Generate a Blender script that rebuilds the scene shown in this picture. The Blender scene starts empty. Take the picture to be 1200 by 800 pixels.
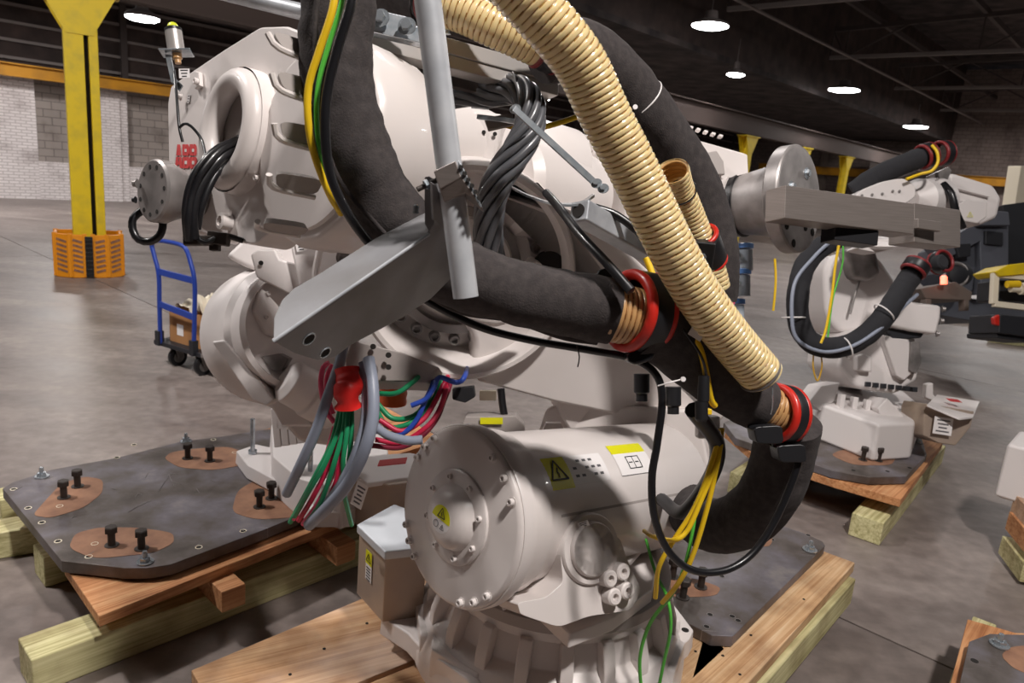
import bpy, bmesh, math, random
from mathutils import Vector as V, Matrix, noise
random.seed(4)
SC = bpy.context.scene; COL = SC.collection
R = math.radians
# ---------------------------------------------------------------- camera
FPX, EYE, PITCH, ROLL = 850.0, 1.75, R(13.15), R(4.97)
cam = bpy.data.cameras.new('camera'); camo = bpy.data.objects.new('camera', cam); COL.objects.link(camo)
cam.sensor_width = 36; cam.lens = 36*FPX/1200
camo.matrix_world = Matrix.Translation((0, 0, EYE)) @ Matrix.Rotation(R(90)-PITCH, 4, 'X') @ Matrix.Rotation(ROLL, 4, 'Z')
cam.dof.use_dof = True; cam.dof.focus_distance = 1.75; cam.dof.aperture_fstop = 6.3
cam.clip_end = 200
SC.camera = camo
# ---------------------------------------------------------------- world, exposure
SC.view_settings.view_transform = 'Standard'; SC.view_settings.look = 'None'
SC.view_settings.exposure = 0.0; SC.view_settings.gamma = 1.0; SC.view_settings.use_curve_mapping = False
w = bpy.data.worlds.new('world'); SC.world = w; w.use_nodes = True
w.node_tree.nodes['Background'].inputs[0].default_value = (.80, .78, .84, 1)
w.node_tree.nodes['Background'].inputs[1].default_value = 0.15
# building axes (the hall is turned 48 degrees to the view)
E1 = V((math.cos(R(48)), math.sin(R(48)), 0)); E2 = V((-math.sin(R(48)), math.cos(R(48)), 0)); Z = V((0, 0, 1))
LAMP_Z = 6.2
def area(name, loc, target, size, power, col):
    l = bpy.data.lights.new(name, 'AREA'); l.shape = 'DISK'; l.size = size; l.energy = power; l.color = col
    o = bpy.data.objects.new(name, l); COL.objects.link(o); o.location = loc
    o.rotation_euler = (V(target)-V(loc)).to_track_quat('-Z', 'Y').to_euler(); return o
# high-bay lamp behind the photographer that lights the robots
area('bay_or_fill_light', (1.5, -0.5, 5.8), (0, 2, 1), .40, 330, (1, .94, .90))
area('bay_or_fill_light', (-4.4, 2.6, LAMP_Z), (-4.2, 4, 0), .5, 300, (1, .95, .92))  # unseen fill lamp, added to brighten the yellow column and left floor
for _a, _b, _z, _p in ((6, 5, 6.2, 110), (-3, 9, 6.2, 200), (13, -4, 6.2, 150), (15, 5.5, 6.2, 200), (24, -3, 6.2, 300), (5, 18, 4.6, 260), (-1, 17.5, 4.6, 260), (13, 17, 4.6, 220), (22, 17, 4.6, 220), (30, 2, 6.2, 500), (39, 6, 6.2, 600), (38, -6, 6.2, 500)):
    _p0 = E1*_a + E2*_b + Z*_z; area('bay_or_fill_light', _p0, _p0-Z, .7, _p, (1, .96, .94))  # unseen fill lights without fittings, added to brighten the hall
# ---------------------------------------------------------------- geometry helpers
FW = V((0, math.cos(PITCH), -math.sin(PITCH))); _r = V((1, 0, 0)); _u = _r.cross(FW)
RT = math.cos(ROLL)*_r + math.sin(ROLL)*_u; UP = -math.sin(ROLL)*_r + math.cos(ROLL)*_u
C0 = V((0, 0, EYE))
def ray(x, y): return FW + RT*((x-600)/FPX) - UP*((y-400)/FPX)
def W(x, y, d): return C0 + ray(x, y)*d                      # survey point: image bearing + distance -> hall coordinates
def F(x, y, z=0.0):                                           # where that bearing meets the level z
    v = ray(x, y); return C0 + v*((z-EYE)/v.z)
def PL(x, y, o, n):
    v = ray(x, y); return C0 + v*((o-C0).dot(n)/v.dot(n))
def D(a, b, c): return (RT*a + UP*b + FW*c).normalized()
def px(n, d): return n*d/FPX
def frame(ax, ref=None):
    ax = ax.normalized(); ref = ref or (Z if abs(ax.z) < .9 else V((0, 1, 0)))
    u = ref.cross(ax)
    if u.length < 1e-5: u = V((1, 0, 0)).cross(ax)
    u.normalize(); return u, ax.cross(u), ax
class MB:
    def __init__(s): s.v = []; s.f = []; s.m = []
    def add(s, vs, fs, mi=0):
        b = len(s.v); s.v += [V(q) for q in vs]; s.f += [[b+i for i in f] for f in fs]
        s.m += [mi]*len(fs); return s
    def box(s, c, sx, sy, sz, X=V((1, 0, 0)), Y=None, Zd=None, mi=0):
        X = X.normalized(); Zd = (Zd or Z); Y = Y or Zd.cross(X).normalized(); Zd = X.cross(Y).normalized()
        c = V(c); q = [c + X*(a*sx/2) + Y*(b*sy/2) + Zd*(k*sz/2) for a in (-1, 1) for b in (-1, 1) for k in (-1, 1)]
        return s.add(q, [(0,1,3,2),(4,6,7,5),(0,4,5,1),(2,3,7,6),(0,2,6,4),(1,5,7,3)], mi)
    def bar(s, a, b, w, h, up=Z, mi=0):
        a = V(a); b = V(b); X = (b-a); Y = up.cross(X)
        if Y.length < 1e-6: Y = V((1, 0, 0)).cross(X)
        Y.normalize(); return s.box((a+b)/2, X.length, w, h, X, Y, None, mi)
    def prism(s, pts, vec, scale=1.0, mi=0):
        pts = [V(p) for p in pts]; n = len(pts); c = sum(pts, V())/n; vec = V(vec)
        b = [c + (p-c)*scale + vec for p in pts]
        nn = V()
        for i in range(n): nn += (pts[i]-c).cross(pts[(i+1) % n]-c)
        if nn.dot(vec) > 0: pts = pts[::-1]; b = b[::-1]
        fs = [list(range(n)), list(range(2*n-1, n-1, -1))] + [[(i+1) % n, i, n+i, n+(i+1) % n] for i in range(n)]
        return s.add(pts+b, fs, mi)
    def lathe(s, o, ax, prof, seg=32, mi=0, cap=True, sy=1.0, ref=None):
        u, v, a = frame(ax, ref); o = V(o); vs = []; fs = []
        for r, h in prof:
            for k in range(seg):
                t = 2*math.pi*k/seg; vs.append(o + a*h + u*(r*math.cos(t)) + v*(r*sy*math.sin(t)))
        for i in range(len(prof)-1):
            for k in range(seg):
                k2 = (k+1) % seg; fs.append([i*seg+k, i*seg+k2, (i+1)*seg+k2, (i+1)*seg+k])
        if cap:
            fs.append(list(range(seg-1, -1, -1))); fs.append([(len(prof)-1)*seg+k for k in range(seg)])
        return s.add(vs, fs, mi)
    def torus(s, o, ax, Rr, r, seg=40, ts=12, mi=0, sy=1.0, ref=None):
        u, v, a = frame(ax, ref); o = V(o); vs = []; fs = []
        for i in range(seg):
            t = 2*math.pi*i/seg; d = u*math.cos(t)+v*math.sin(t); cc = o+u*(Rr*math.cos(t))+v*(Rr*sy*math.sin(t))
            for k in range(ts):
                q = 2*math.pi*k/ts; vs.append(cc + d*(r*math.cos(q)) + a*(r*math.sin(q)))
        for i in range(seg):
            for k in range(ts):
                i2 = (i+1) % seg; k2 = (k+1) % ts; fs.append([i*ts+k, i2*ts+k, i2*ts+k2, i*ts+k2])
        return s.add(vs, fs, mi)
    def tube(s, pts, r, seg=12, step=None, rf=None, mi=0, mf=None, spline=True, cap=True, hollow=False):
        P = spl(pts, step or max(r*1.2, .004)) if spline else [V(p) for p in pts]
        T = [(P[min(i+1, len(P)-1)]-P[max(i-1, 0)]).normalized() for i in range(len(P))]
        u = frame(T[0])[0]; L = 0.0; vs = []; fs = []; ms = []
        for i, p in enumerate(P):
            if i: L += (p-P[i-1]).length
            u = (u - T[i]*u.dot(T[i])).normalized(); v = T[i].cross(u)
            for k in range(seg):
                t = 2*math.pi*k/seg; rr = r*(rf(L, t, p) if rf else 1.0)
                vs.append(p + u*(rr*math.cos(t)) + v*(rr*math.sin(t)))
            if i: 
                m = mf(L) if mf else mi
                for k in range(seg):
                    k2 = (k+1) % seg; fs.append([(i-1)*seg+k, (i-1)*seg+k2, i*seg+k2, i*seg+k]); ms.append(m)
        if cap: fs += [list(range(seg-1, -1, -1)), [(len(P)-1)*seg+k for k in range(seg)]]; ms += [mi, mi]
        b = len(s.v); s.v += vs; s.f += [[b+j for j in f] for f in fs]; s.m += ms; return s
    def mesh(s, name, mats, sharp=32, normals=True):
        me = bpy.data.meshes.new(name); me.from_pydata([tuple(q) for q in s.v], [], s.f)
        for m in (mats if isinstance(mats, (list, tuple)) else [mats]): me.materials.append(M[m] if isinstance(m, str) else m)
        me.polygons.foreach_set('material_index', s.m)
        if normals:
            bm = bmesh.new(); bm.from_mesh(me); bmesh.ops.recalc_face_normals(bm, faces=bm.faces); bm.to_mesh(me); bm.free()
        me.polygons.foreach_set('use_smooth', [True]*len(me.polygons)); me.set_sharp_from_angle(angle=R(sharp)); me.update()
        return me
    def build(s, name, mats, parent=None, bevel=0, sharp=32, seg=2, normals=True):
        me = s.mesh(name, mats, sharp, normals); o = bpy.data.objects.new(name, me); COL.objects.link(o)
        if bevel:
            b = o.modifiers.new('bevel', 'BEVEL'); b.width = bevel; b.segments = seg; b.limit_method = 'ANGLE'; b.angle_limit = R(30)
            b.harden_normals = True
        # own origin at the middle of the geometry
        c = sum(s.v, V())/max(1, len(s.v)); me.transform(Matrix.Translation(-c)); o.location = c
        if parent is not None:
            o.parent = parent; o.matrix_parent_inverse = Matrix.Identity(4); o.location = c - wl(parent)
        return o
def wl(o):
    p = V(o.location)
    while o.parent is not None: o = o.parent; p = p + V(o.location)
    return p
def spl(pts, step):
    P = [V(p) for p in pts]
    if len(P) == 2: P = [P[0], (P[0]*2+P[1])/3, (P[0]+P[1]*2)/3, P[1]]
    out = []; n = len(P)
    for i in range(n-1):
        p0 = P[i-1] if i else P[0]*2-P[1]; p1 = P[i]; p2 = P[i+1]; p3 = P[i+2] if i+2 < n else P[-1]*2-P[-2]
        m = max(2, int((p2-p1).length/step))
        for k in range(m):
            t = k/m; out.append(.5*((2*p1)+(p2-p0)*t+(2*p0-5*p1+4*p2-p3)*t*t+(3*p1-p0-3*p2+p3)*t**3))
    out.append(P[-1]); return out
def tag(o, label, cat, group=None, kind=None):
    if label: o['label'] = label
    if cat: o['category'] = cat
    if group: o['group'] = group
    if kind: o['kind'] = kind
    return o
def thing(name, loc, label, cat, group=None):
    o = bpy.data.objects.new(name, None); o.empty_display_size = .05; COL.objects.link(o); o.location = V(loc)
    return tag(o, label, cat, group)
def sub(name, parent, loc, rot=None, mesh=None):
    o = bpy.data.objects.new(name, mesh); COL.objects.link(o); o.parent = parent; o.location = V(loc)-wl(parent)
    if rot is not None: o.rotation_euler = rot.to_euler()
    return o
def struct(o): o['kind'] = 'structure'; return o
def chain(*p): return [W(*q) for q in p]
def outl(pts, o, n): return [PL(x, y, o, n) for x, y in pts]
def rounded(pts, k=.25, n=3):
    out = []; m = len(pts)
    for i in range(m):
        a, b, c = V(pts[i-1]), V(pts[i]), V(pts[(i+1) % m]); p = b+(a-b)*k; q = b+(c-b)*k
        for j in range(n+1):
            t = j/n; out.append(p*(1-t)**2+b*2*t*(1-t)+q*t*t)
    return out
# ---------------------------------------------------------------- materials
M = {}
def c3(h): 
    h = h.lstrip('#'); v = [int(h[i:i+2], 16)/255 for i in (0, 2, 4)]
    return tuple(x/12.92 if x <= .04045 else ((x+.055)/1.055)**2.4 for x in v)+(1,)
def mat(name, col, rough=.5, metal=0, coat=0, bump=None, var=None, stretch=(1, 1, 1), **kw):
    m = bpy.data.materials.new(name); m.use_nodes = True; nt = m.node_tree; b = nt.nodes['Principled BSDF']
    b.inputs['Base Color'].default_value = c3(col); b.inputs['Roughness'].default_value = rough; b.inputs['Metallic'].default_value = metal
    b.inputs['Coat Weight'].default_value = coat
    for k, v in kw.items(): b.inputs[k.replace('_', ' ')].default_value = v
    tc = nt.nodes.new('ShaderNodeTexCoord'); mp = nt.nodes.new('ShaderNodeMapping'); mp.inputs['Scale'].default_value = stretch
    nt.links.new(tc.outputs['Object'], mp.inputs['Vector'])
    if var:                                   # (other colour, noise scale, contrast lo, hi [, detail])
        n = nt.nodes.new('ShaderNodeTexNoise'); n.inputs['Scale'].default_value = var[1]; n.inputs['Detail'].default_value = var[4] if len(var) > 4 else 5
        nt.links.new(mp.outputs[0], n.inputs['Vector'])
        r = nt.nodes.new('ShaderNodeValToRGB'); r.color_ramp.elements[0].position = var[2]; r.color_ramp.elements[1].position = var[3]
        r.color_ramp.elements[0].color = c3(col); r.color_ramp.elements[1].color = c3(var[0])
        nt.links.new(n.outputs['Fac'], r.inputs['Fac']); nt.links.new(r.outputs['Color'], b.inputs['Base Color'])
    if bump:                                  # (scale, strength, distance)
        n = nt.nodes.new('ShaderNodeTexNoise'); n.inputs['Scale'].default_value = bump[0]; n.inputs['Detail'].default_value = 4
        nt.links.new(mp.outputs[0], n.inputs['Vector'])
        q = nt.nodes.new('ShaderNodeBump'); q.inputs['Strength'].default_value = bump[1]; q.inputs['Distance'].default_value = bump[2] if len(bump) > 2 else .002
        nt.links.new(n.outputs['Fac'], q.inputs['Height']); nt.links.new(q.outputs[0], b.inputs['Normal'])
    M[name] = m; return m
mat('robot_paint', '#e0d9d6', .34, bump=(26, .12, .002), var=('#d9d1cd', 3, .35, .7), coat=.15)
mat('robot_paint_far', '#dcd6d4', .45)
mat('galvanised', '#b9bcc0', .42, .35, var=('#9a9da2', 14, .35, .7), bump=(60, .08, .001))
mat('galv_pipe', '#d2d5d9', .36, .3, var=('#b4b8be', 14, .35, .7)); mat('galv_plate', '#8e8e91', .42, .5, var=('#7a7878', 9, .35, .7))
mat('zinc', '#c8ccd0', .25, .7, var=('#9aa5ad', 40, .3, .7))
mat('aluminium', '#948b86', .42, .5, stretch=(1, 1, 26), var=('#877f7a', 9, .3, .7), bump=(30, .06, .001))
mat('alu_rail', '#bbb6b2', .36, .5, bump=(80, .04, .001))
mat('dull_steel', '#a39d9b', .42, .5, var=('#74706e', 8, .35, .65))
mat('black_fabric', '#353030', .95, bump=(300, .8, .0015), var=('#443e3d', 60, .4, .75))
mat('sleeve_far', '#26262a', .9, bump=(200, .5, .001))
mat('black_rubber', '#17171a', .33, coat=.2)
mat('black_plastic', '#1d1d20', .42)
mat('grey_cable', '#55565a', .33, coat=.4)
mat('grey_conduit', '#8c93a3', .42, bump=(90, .1, .001))
mat('black_ox', '#3b3430', .5, .3)
mat('red_plastic', '#c2271c', .38, coat=.2)
mat('dark_red', '#7c1f22', .45)
mat('red_rag', '#d3201c', .5, bump=(40, .3, .004))
mat('yellow_cable', '#e8c01d', .42); mat('yellow_dark', '#c79b1e', .45); mat('green_cable', '#58bf45', .42)
mat('wire_green', '#1f8a5b', .4); mat('wire_red', '#c02346', .42); mat('wire_pink', '#d64a6c', .42); mat('wire_blue', '#2c4aa8', .4); mat('wire_maroon', '#7a1c33', .42)
mat('hose_cream', '#f3d9a2', .22, coat=.6, Subsurface_Weight=.25, Subsurface_Scale=.02, Subsurface_Radius=(1, .6, .3), Transmission_Weight=.12)
mat('hose_rib', '#9a7136', .3, coat=.4)
mat('hose_inside', '#b98f55', .5)
mat('hose_old', '#c79a66', .3, coat=.5, Transmission_Weight=.1); mat('hose_old_rib', '#7c5027', .35)
mat('column_yellow', '#e3c412', .48, var=('#c9b02a', 6, .45, .75), bump=(30, .1, .002))
mat('beam_yellow', '#c58a12', .6, var=('#7a5418', 1.2, .45, .8))
mat('guard_orange', '#e8930f', .5); mat('cart_blue', '#24419c', .35, .1)
mat('treated_wood', '#c9c48c', .75, stretch=(1, 1, 1), var=('#a7a068', 7, .35, .7), bump=(50, .25, .002))
mat('orange_wood', '#c98d5c', .75, var=('#a9683b', 5, .35, .75), bump=(60, .3, .002))
mat('pale_wood', '#d9b083', .75, var=('#b98455', 4, .3, .75), bump=(60, .3, .002))
mat('dark_gap', '#1c1816', .9)
mat('cardboard', '#a9794c', .85); mat('paper', '#e9dfc9', .8); mat('white_label', '#e9e5e4', .5); mat('label_yellow', '#d9d60f', .45)
mat('ink', '#1a1a1a', .6); mat('ink_grey', '#5b595b', .6); mat('logo_red', '#c8383a', .5)
mat('machine_grey', '#5c5f68', .5); mat('machine_dark', '#24252a', .5); mat('cast_brown', '#6e625a', .6)
mat('roof_dark', '#544a48', .95, var=('#262223', 1.5, .3, .7)); mat('roof_steel', '#7d7572', .8); mat('clad_brown', '#4a3c38', .9, stretch=(1, 1, 1), var=('#2f2725', 2, .3, .7))
mat('truss_dark', '#4a4240', .85); mat('runway_brown', '#473a35', .85)
mat('box_lid', '#c5cad0', .45, .2); mat('box_body', '#b9a691', .45, .3, var=('#a4948a', 4, .3, .7))
mat('primer', '#9a7258', .7, var=('#7f5a47', 14, .35, .7)); mat('beacon_yellow', '#d8e03a', .3, coat=.5)
mat('cmu', '#8f8682', .85); mat('cast_in', '#a39b97', .5, bump=(26, .15, .002))
mat('clear_blue', '#6d9be0', .3); mat('clear_grey', '#aab4bf', .2, coat=.4)
def emit(name, col, s):
    m = bpy.data.materials.new(name); m.use_nodes = True; b = m.node_tree.nodes['Principled BSDF']
    b.inputs['Emission Color'].default_value = c3(col); b.inputs['Emission Strength'].default_value = s; M[name] = m
mat('coil_orange', '#c9531a', .4)
emit('lamp_lens', '#ffffff', 30); emit('red_light', '#ff5a2a', 3)
def nodes_mat(name): 
    m = bpy.data.materials.new(name); m.use_nodes = True; M[name] = m; nt = m.node_tree
    return nt, nt.nodes['Principled BSDF'], (lambda t: nt.nodes.new('ShaderNode'+t)), (lambda a, b: nt.links.new(a, b))
def ramp(n, *st):
    e = n.color_ramp.elements
    while len(e) < len(st): e.new(.5)
    for i, (p, c) in enumerate(st): e[i].position = p; e[i].color = c3(c)
# concrete: blotchy, trowelled, with streaks
nt, b, N, L = nodes_mat('concrete')
tc = N('TexCoord'); mp = N('Mapping'); mp.inputs['Rotation'].default_value = (0, 0, R(-8)); mp.inputs['Scale'].default_value = (.55, 1.6, 1)
L(tc.outputs['Object'], mp.inputs['Vector'])
n1 = N('TexNoise'); n1.inputs['Scale'].default_value = 1.1; n1.inputs['Detail'].default_value = 9; n1.inputs['Roughness'].default_value = .62; L(mp.outputs[0], n1.inputs['Vector'])
n2 = N('TexNoise'); n2.inputs['Scale'].default_value = 14; n2.inputs['Detail'].default_value = 6; L(tc.outputs['Object'], n2.inputs['Vector'])
r1 = N('ValToRGB'); ramp(r1, (.3, '#655b57'), (.5, '#857a75'), (.68, '#a0958f')); L(n1.outputs['Fac'], r1.inputs['Fac'])
r2 = N('ValToRGB'); ramp(r2, (.35, '#9a9a9a'), (.65, '#ffffff')); L(n2.outputs['Fac'], r2.inputs['Fac'])
mx = N('MixRGB'); mx.blend_type = 'MULTIPLY'; mx.inputs[0].default_value = .35; L(r1.outputs[0], mx.inputs[1]); L(r2.outputs[0], mx.inputs[2])
L(mx.outputs[0], b.inputs['Base Color']); b.inputs['Roughness'].default_value = .42
rr = N('MapRange'); rr.inputs['To Min'].default_value = .28; rr.inputs['To Max'].default_value = .6; L(n1.outputs['Fac'], rr.inputs['Value']); L(rr.outputs[0], b.inputs['Roughness'])
bp = N('Bump'); bp.inputs['Strength'].default_value = .12; bp.inputs['Distance'].default_value = .004; L(n2.outputs['Fac'], bp.inputs['Height']); L(bp.outputs[0], b.inputs['Normal'])
# hot-rolled plate, scratched and stained
nt, b, N, L = nodes_mat('plate_steel')
tc = N('TexCoord'); n1 = N('TexNoise'); n1.inputs['Scale'].default_value = 4; n1.inputs['Detail'].default_value = 8; n1.inputs['Roughness'].default_value = .6; L(tc.outputs['Object'], n1.inputs['Vector'])
r1 = N('ValToRGB'); ramp(r1, (.3, '#453e39'), (.46, '#645c58'), (.6, '#787379'), (.72, '#948d8a')); L(n1.outputs['Fac'], r1.inputs['Fac'])
mp = N('Mapping'); mp.inputs['Rotation'].default_value = (0, 0, .6); mp.inputs['Scale'].default_value = (1, 30, 1); L(tc.outputs['Object'], mp.inputs['Vector'])
n2 = N('TexNoise'); n2.inputs['Scale'].default_value = 5; n2.inputs['Detail'].default_value = 3; L(mp.outputs[0], n2.inputs['Vector'])
r2 = N('ValToRGB'); ramp(r2, (.68, '#000000'), (.78, '#c9c4c2')); L(n2.outputs['Fac'], r2.inputs['Fac'])
mx = N('MixRGB'); mx.blend_type = 'ADD'; mx.inputs[0].default_value = .35; L(r1.outputs[0], mx.inputs[1]); L(r2.outputs[0], mx.inputs[2]); L(mx.outputs[0], b.inputs['Base Color'])
b.inputs['Roughness'].default_value = .5; b.inputs['Metallic'].default_value = .35
# painted brick (bricks too far off to pick apart)
def brick(name, c1, c2, mort, sx, sy, bs):
    nt, b, N, L = nodes_mat(name)
    tc = N('TexCoord'); bt = N('TexBrick'); sp = N('SeparateXYZ'); cb = N('CombineXYZ')
    L(tc.outputs['Object'], sp.inputs[0])
    dx = N('VectorMath'); dx.operation = 'DOT_PRODUCT'; dx.inputs[1].default_value = bs; L(tc.outputs['Object'], dx.inputs[0])
    L(dx.outputs['Value'], cb.inputs[0]); L(sp.outputs['Z'], cb.inputs[1]); L(cb.outputs[0], bt.inputs['Vector'])
    bt.inputs['Color1'].default_value = c3(c1); bt.inputs['Color2'].default_value = c3(c2); bt.inputs['Mortar'].default_value = c3(mort)
    bt.inputs['Scale'].default_value = 1; bt.inputs['Brick Width'].default_value = sx; bt.inputs['Row Height'].default_value = sy; bt.inputs['Mortar Size'].default_value = .012
    n = N('TexNoise'); n.inputs['Scale'].default_value = 1.1; n.inputs['Detail'].default_value = 9; L(tc.outputs['Object'], n.inputs['Vector'])
    r = N('ValToRGB'); ramp(r, (.3, '#a39a98'), (.45, '#ffffff')); L(n.outputs['Fac'], r.inputs['Fac'])
    mx = N('MixRGB'); mx.blend_type = 'MULTIPLY'; mx.inputs[0].default_value = .6; L(bt.outputs['Color'], mx.inputs[1]); L(r.outputs[0], mx.inputs[2])
    L(mx.outputs[0], b.inputs['Base Color']); b.inputs['Roughness'].default_value = .8
    q = N('Bump'); q.inputs['Strength'].default_value = .4; q.inputs['Distance'].default_value = .01; L(bt.outputs['Fac'], q.inputs['Height']); q.invert = True; L(q.outputs[0], b.inputs['Normal'])
brick('brick_white', '#e6dfde', '#dad2d1', '#bdb4b2', .23, .075, E1)
brick('block_grey', '#a0968f', '#958c86', '#776f6b', .4, .2, E1)
brick('brick_far', '#857771', '#7a6c66', '#5f5450', .4, .2, E2)
def wood(name, c1, c2, c3_, ang, knots=True):     # grain runs along the given heading
    nt, b, N, L = nodes_mat(name)
    tc = N('TexCoord'); mp = N('Mapping'); mp.inputs['Rotation'].default_value = (0, 0, -ang); mp.inputs['Scale'].default_value = (.7, 30, 30)
    m0 = N('Mapping'); m0.inputs['Rotation'].default_value = (0, 0, -ang); L(tc.outputs['Object'], m0.inputs['Vector'])
    mp.inputs['Rotation'].default_value = (0, 0, 0); L(m0.outputs[0], mp.inputs['Vector'])
    n = N('TexNoise'); n.inputs['Scale'].default_value = 2.2; n.inputs['Detail'].default_value = 6; n.inputs['Distortion'].default_value = .8; L(mp.outputs[0], n.inputs['Vector'])
    r = N('ValToRGB'); ramp(r, (.3, c1), (.5, c2), (.7, c3_)); L(n.outputs['Fac'], r.inputs['Fac'])
    k = N('TexNoise'); k.inputs['Scale'].default_value = 5; k.inputs['Detail'].default_value = 7; L(tc.outputs['Object'], k.inputs['Vector'])
    r2 = N('ValToRGB'); ramp(r2, (.35, '#a08a7c'), (.55, '#ffffff')); L(k.outputs['Fac'], r2.inputs['Fac'])
    mx = N('MixRGB'); mx.blend_type = 'MULTIPLY'; mx.inputs[0].default_value = .5; L(r.outputs[0], mx.inputs[1]); L(r2.outputs[0], mx.inputs[2])
    dn = N('TexNoise'); dn.inputs['Scale'].default_value = 2.3; dn.inputs['Detail'].default_value = 8; L(tc.outputs['Object'], dn.inputs['Vector'])
    dr_ = N('ValToRGB'); ramp(dr_, (.45, '#000000'), (.62, '#b0b0b0' if knots == 'dusty' else '#303030')); L(dn.outputs['Fac'], dr_.inputs['Fac'])
    dm = N('MixRGB'); dm.inputs[2].default_value = c3('#c9bdb8'); L(dr_.outputs[0], dm.inputs[0]); L(mx.outputs[0], dm.inputs[1]); L(dm.outputs[0], b.inputs['Base Color'])
    b.inputs['Roughness'].default_value = .72
    q = N('Bump'); q.inputs['Strength'].default_value = .3; q.inputs['Distance'].default_value = .003; L(n.outputs['Fac'], q.inputs['Height']); L(q.outputs[0], b.inputs['Normal'])
wood('timber', '#a49c68', '#c9c290', '#dfd8a8', R(48))
wood('plank_orange', '#a5683c', '#c98d5d', '#d8a574', R(48))
wood('plank_pale', '#a97d55', '#c99d72', '#dab48a', R(30), 'dusty')
wood('plank_right', '#b98a5c', '#d8b084', '#e6c79f', R(48))
# ---------------------------------------------------------------- shared small meshes
def unit_bolt(name, m, socket=True):
    b = MB()
    if socket: b.lathe((0,0,0), Z, [(1.45, 0), (1.45, .18), (1.0, .2), (1.0, 1.25), (.9, 1.35), (.55, 1.35), (.5, .8)], 14)
    else:
        b.lathe((0,0,0), Z, [(1.7, 0), (1.7, .2)], 14); b.lathe((0,0,.2), Z, [(1.1, 0), (1.1, .8), (1.0, .88)], 6)
    return b.mesh(name, m)
BOLT = {}
def bolt(parent, p, ax, r, m='robot_paint', socket=True, name='bolt'):
    k = (m, socket)
    if k not in BOLT: BOLT[k] = unit_bolt(name, m, socket)
    o = sub(name, parent, p, V(ax).to_track_quat('Z', 'Y'), BOLT[k]); o.scale = (r, r, r); return o
def bolt_ring(parent, c, ax, rad, n, r, m='robot_paint', a0=0, a1=360, ref=None, socket=True):
    u, v, a = frame(ax, ref); full = abs(a1-a0) >= 360
    for i in range(n):
        t = R(a0+(a1-a0)*i/(n if full else n-1)); bolt(parent, c+u*(rad*math.cos(t))+v*(rad*math.sin(t)), ax, r, m, socket)
def txt(s, o, X, Y, size, m, parent, name='lettering', depth=.0006, bold=0):
    cu = bpy.data.curves.new('t', 'FONT'); cu.body = s; cu.size = size; cu.extrude = depth; cu.align_x = 'CENTER'; cu.align_y = 'CENTER'; cu.offset = bold
    t = bpy.data.objects.new('t', cu); COL.objects.link(t); dg = bpy.context.evaluated_depsgraph_get()
    me = bpy.data.meshes.new_from_object(t.evaluated_get(dg)); bpy.data.objects.remove(t)
    me.materials.clear(); me.materials.append(M[m])
    X = V(X).normalized(); n = X.cross(V(Y)).normalized(); Y = n.cross(X)
    q = Matrix((X, Y, n)).transposed().to_quaternion()
    return sub(name, parent, o, q, me)
def decal(parent, o, X, Y, w, h, m='white_label', name='sticker', t=.0012, rows=0, ink='ink_grey'):
    X = V(X).normalized(); n = X.cross(V(Y)).normalized(); Y = n.cross(X); b = MB(); b.box(o, w, h, t, X, Y)
    for i in range(rows):
        yy = h*(.32-.64*i/max(1, rows-1)); b.box(o+Y*yy+n*t*.6, w*(.7-.25*((i*7) % 3)/2), h*.35/rows, t*.5, X, Y, None, 1)
    return b.build(name, [m, ink], parent)
# ================================================================= THE HALL
def BP(a, b, z=0.0): return E1*a + E2*b + Z*z
# floor: slabs with open saw-cut joints over a dark bed
fl = struct(MB().box(BP(20, 4, -.09), 62, 60, .1, E1, E2).build('floor', 'dark_gap'))
for i in range(9):
    for j in range(3):
        a0 = -8.5 + i*5.8; b0 = -24 + j*18.0
        mb = MB(); mb.box(BP(a0+2.9, b0+9, -.02), 5.788, 17.988, .04, E1, E2); mb.build('floor_slab', 'concrete', fl)
# left wall: white painted brick with recessed grey block panels, pilasters, cladding above
wlft = struct(MB().box(BP(20, 22.6, 1.5), 62, .3, 3.0, E1, E2).build('wall_left', 'block_grey'))
xs = [(-11, -3.0), (-1.2, 2.2), (3.0, 5.75), (7.0, 7.95), (10.1, 12.2), (14.4, 16.4), (18.6, 20.6), (22.8, 24.6), (27, 29), (31, 33), (36, 38), (41, 51)]
for k, (a, b) in enumerate(xs):
    MB().box(BP((a+b)/2, 22.3, 1.5), b-a, .35, 3.0, E1, E2).build('brick_pier', 'brick_white', wlft)
MB().box(BP(20, 22.32, .48), 62, .3, .96, E1, E2).build('brick_base', 'brick_white', wlft)
for a in (6.62, 13.3, 21.6): MB().box(BP(a, 22.2, 1.5), .09, .2, 3.0, E1, E2).build('downpipe', 'roof_steel', wlft)
MB().box(BP(7.0+.48, 22.1, 1.5), .5, .12, 3.0, E1, E2).build('pilaster', 'brick_white', wlft)
cl = struct(MB().box(BP(20, 22.6, 4.2), 62, .2, 2.4, E1, E2).build('wall_left', 'clad_brown'))
for k in range(5): MB().box(BP(20, 22.45, 3.45+k*.42), 62, .12, .07, E1, E2).build('girt', 'roof_steel', cl)
for k in range(14): MB().box(BP(-8+k*4, 22.4, 4.2), .16, .16, 2.2, E1, E2).build('cladding_post', 'truss_dark', cl)
wf = struct(MB().box(BP(46, 0, 4.5), .3, 60, 9.0, E1, E2).build('wall_back', 'brick_far'))
for k in range(8): MB().box(BP(45.7, -20+k*5.3, 4.5), .35, .4, 9, E1, E2).build('pier', 'cast_brown', wf)
struct(MB().box(BP(20, -24, 4.5), 62, .3, 9.0, E1, E2).build('wall_right', 'brick_far'))
struct(MB().box(BP(-9.5, 0, 4.5), .3, 60, 9.0, E1, E2).build('wall_front', 'brick_far'))
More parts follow.
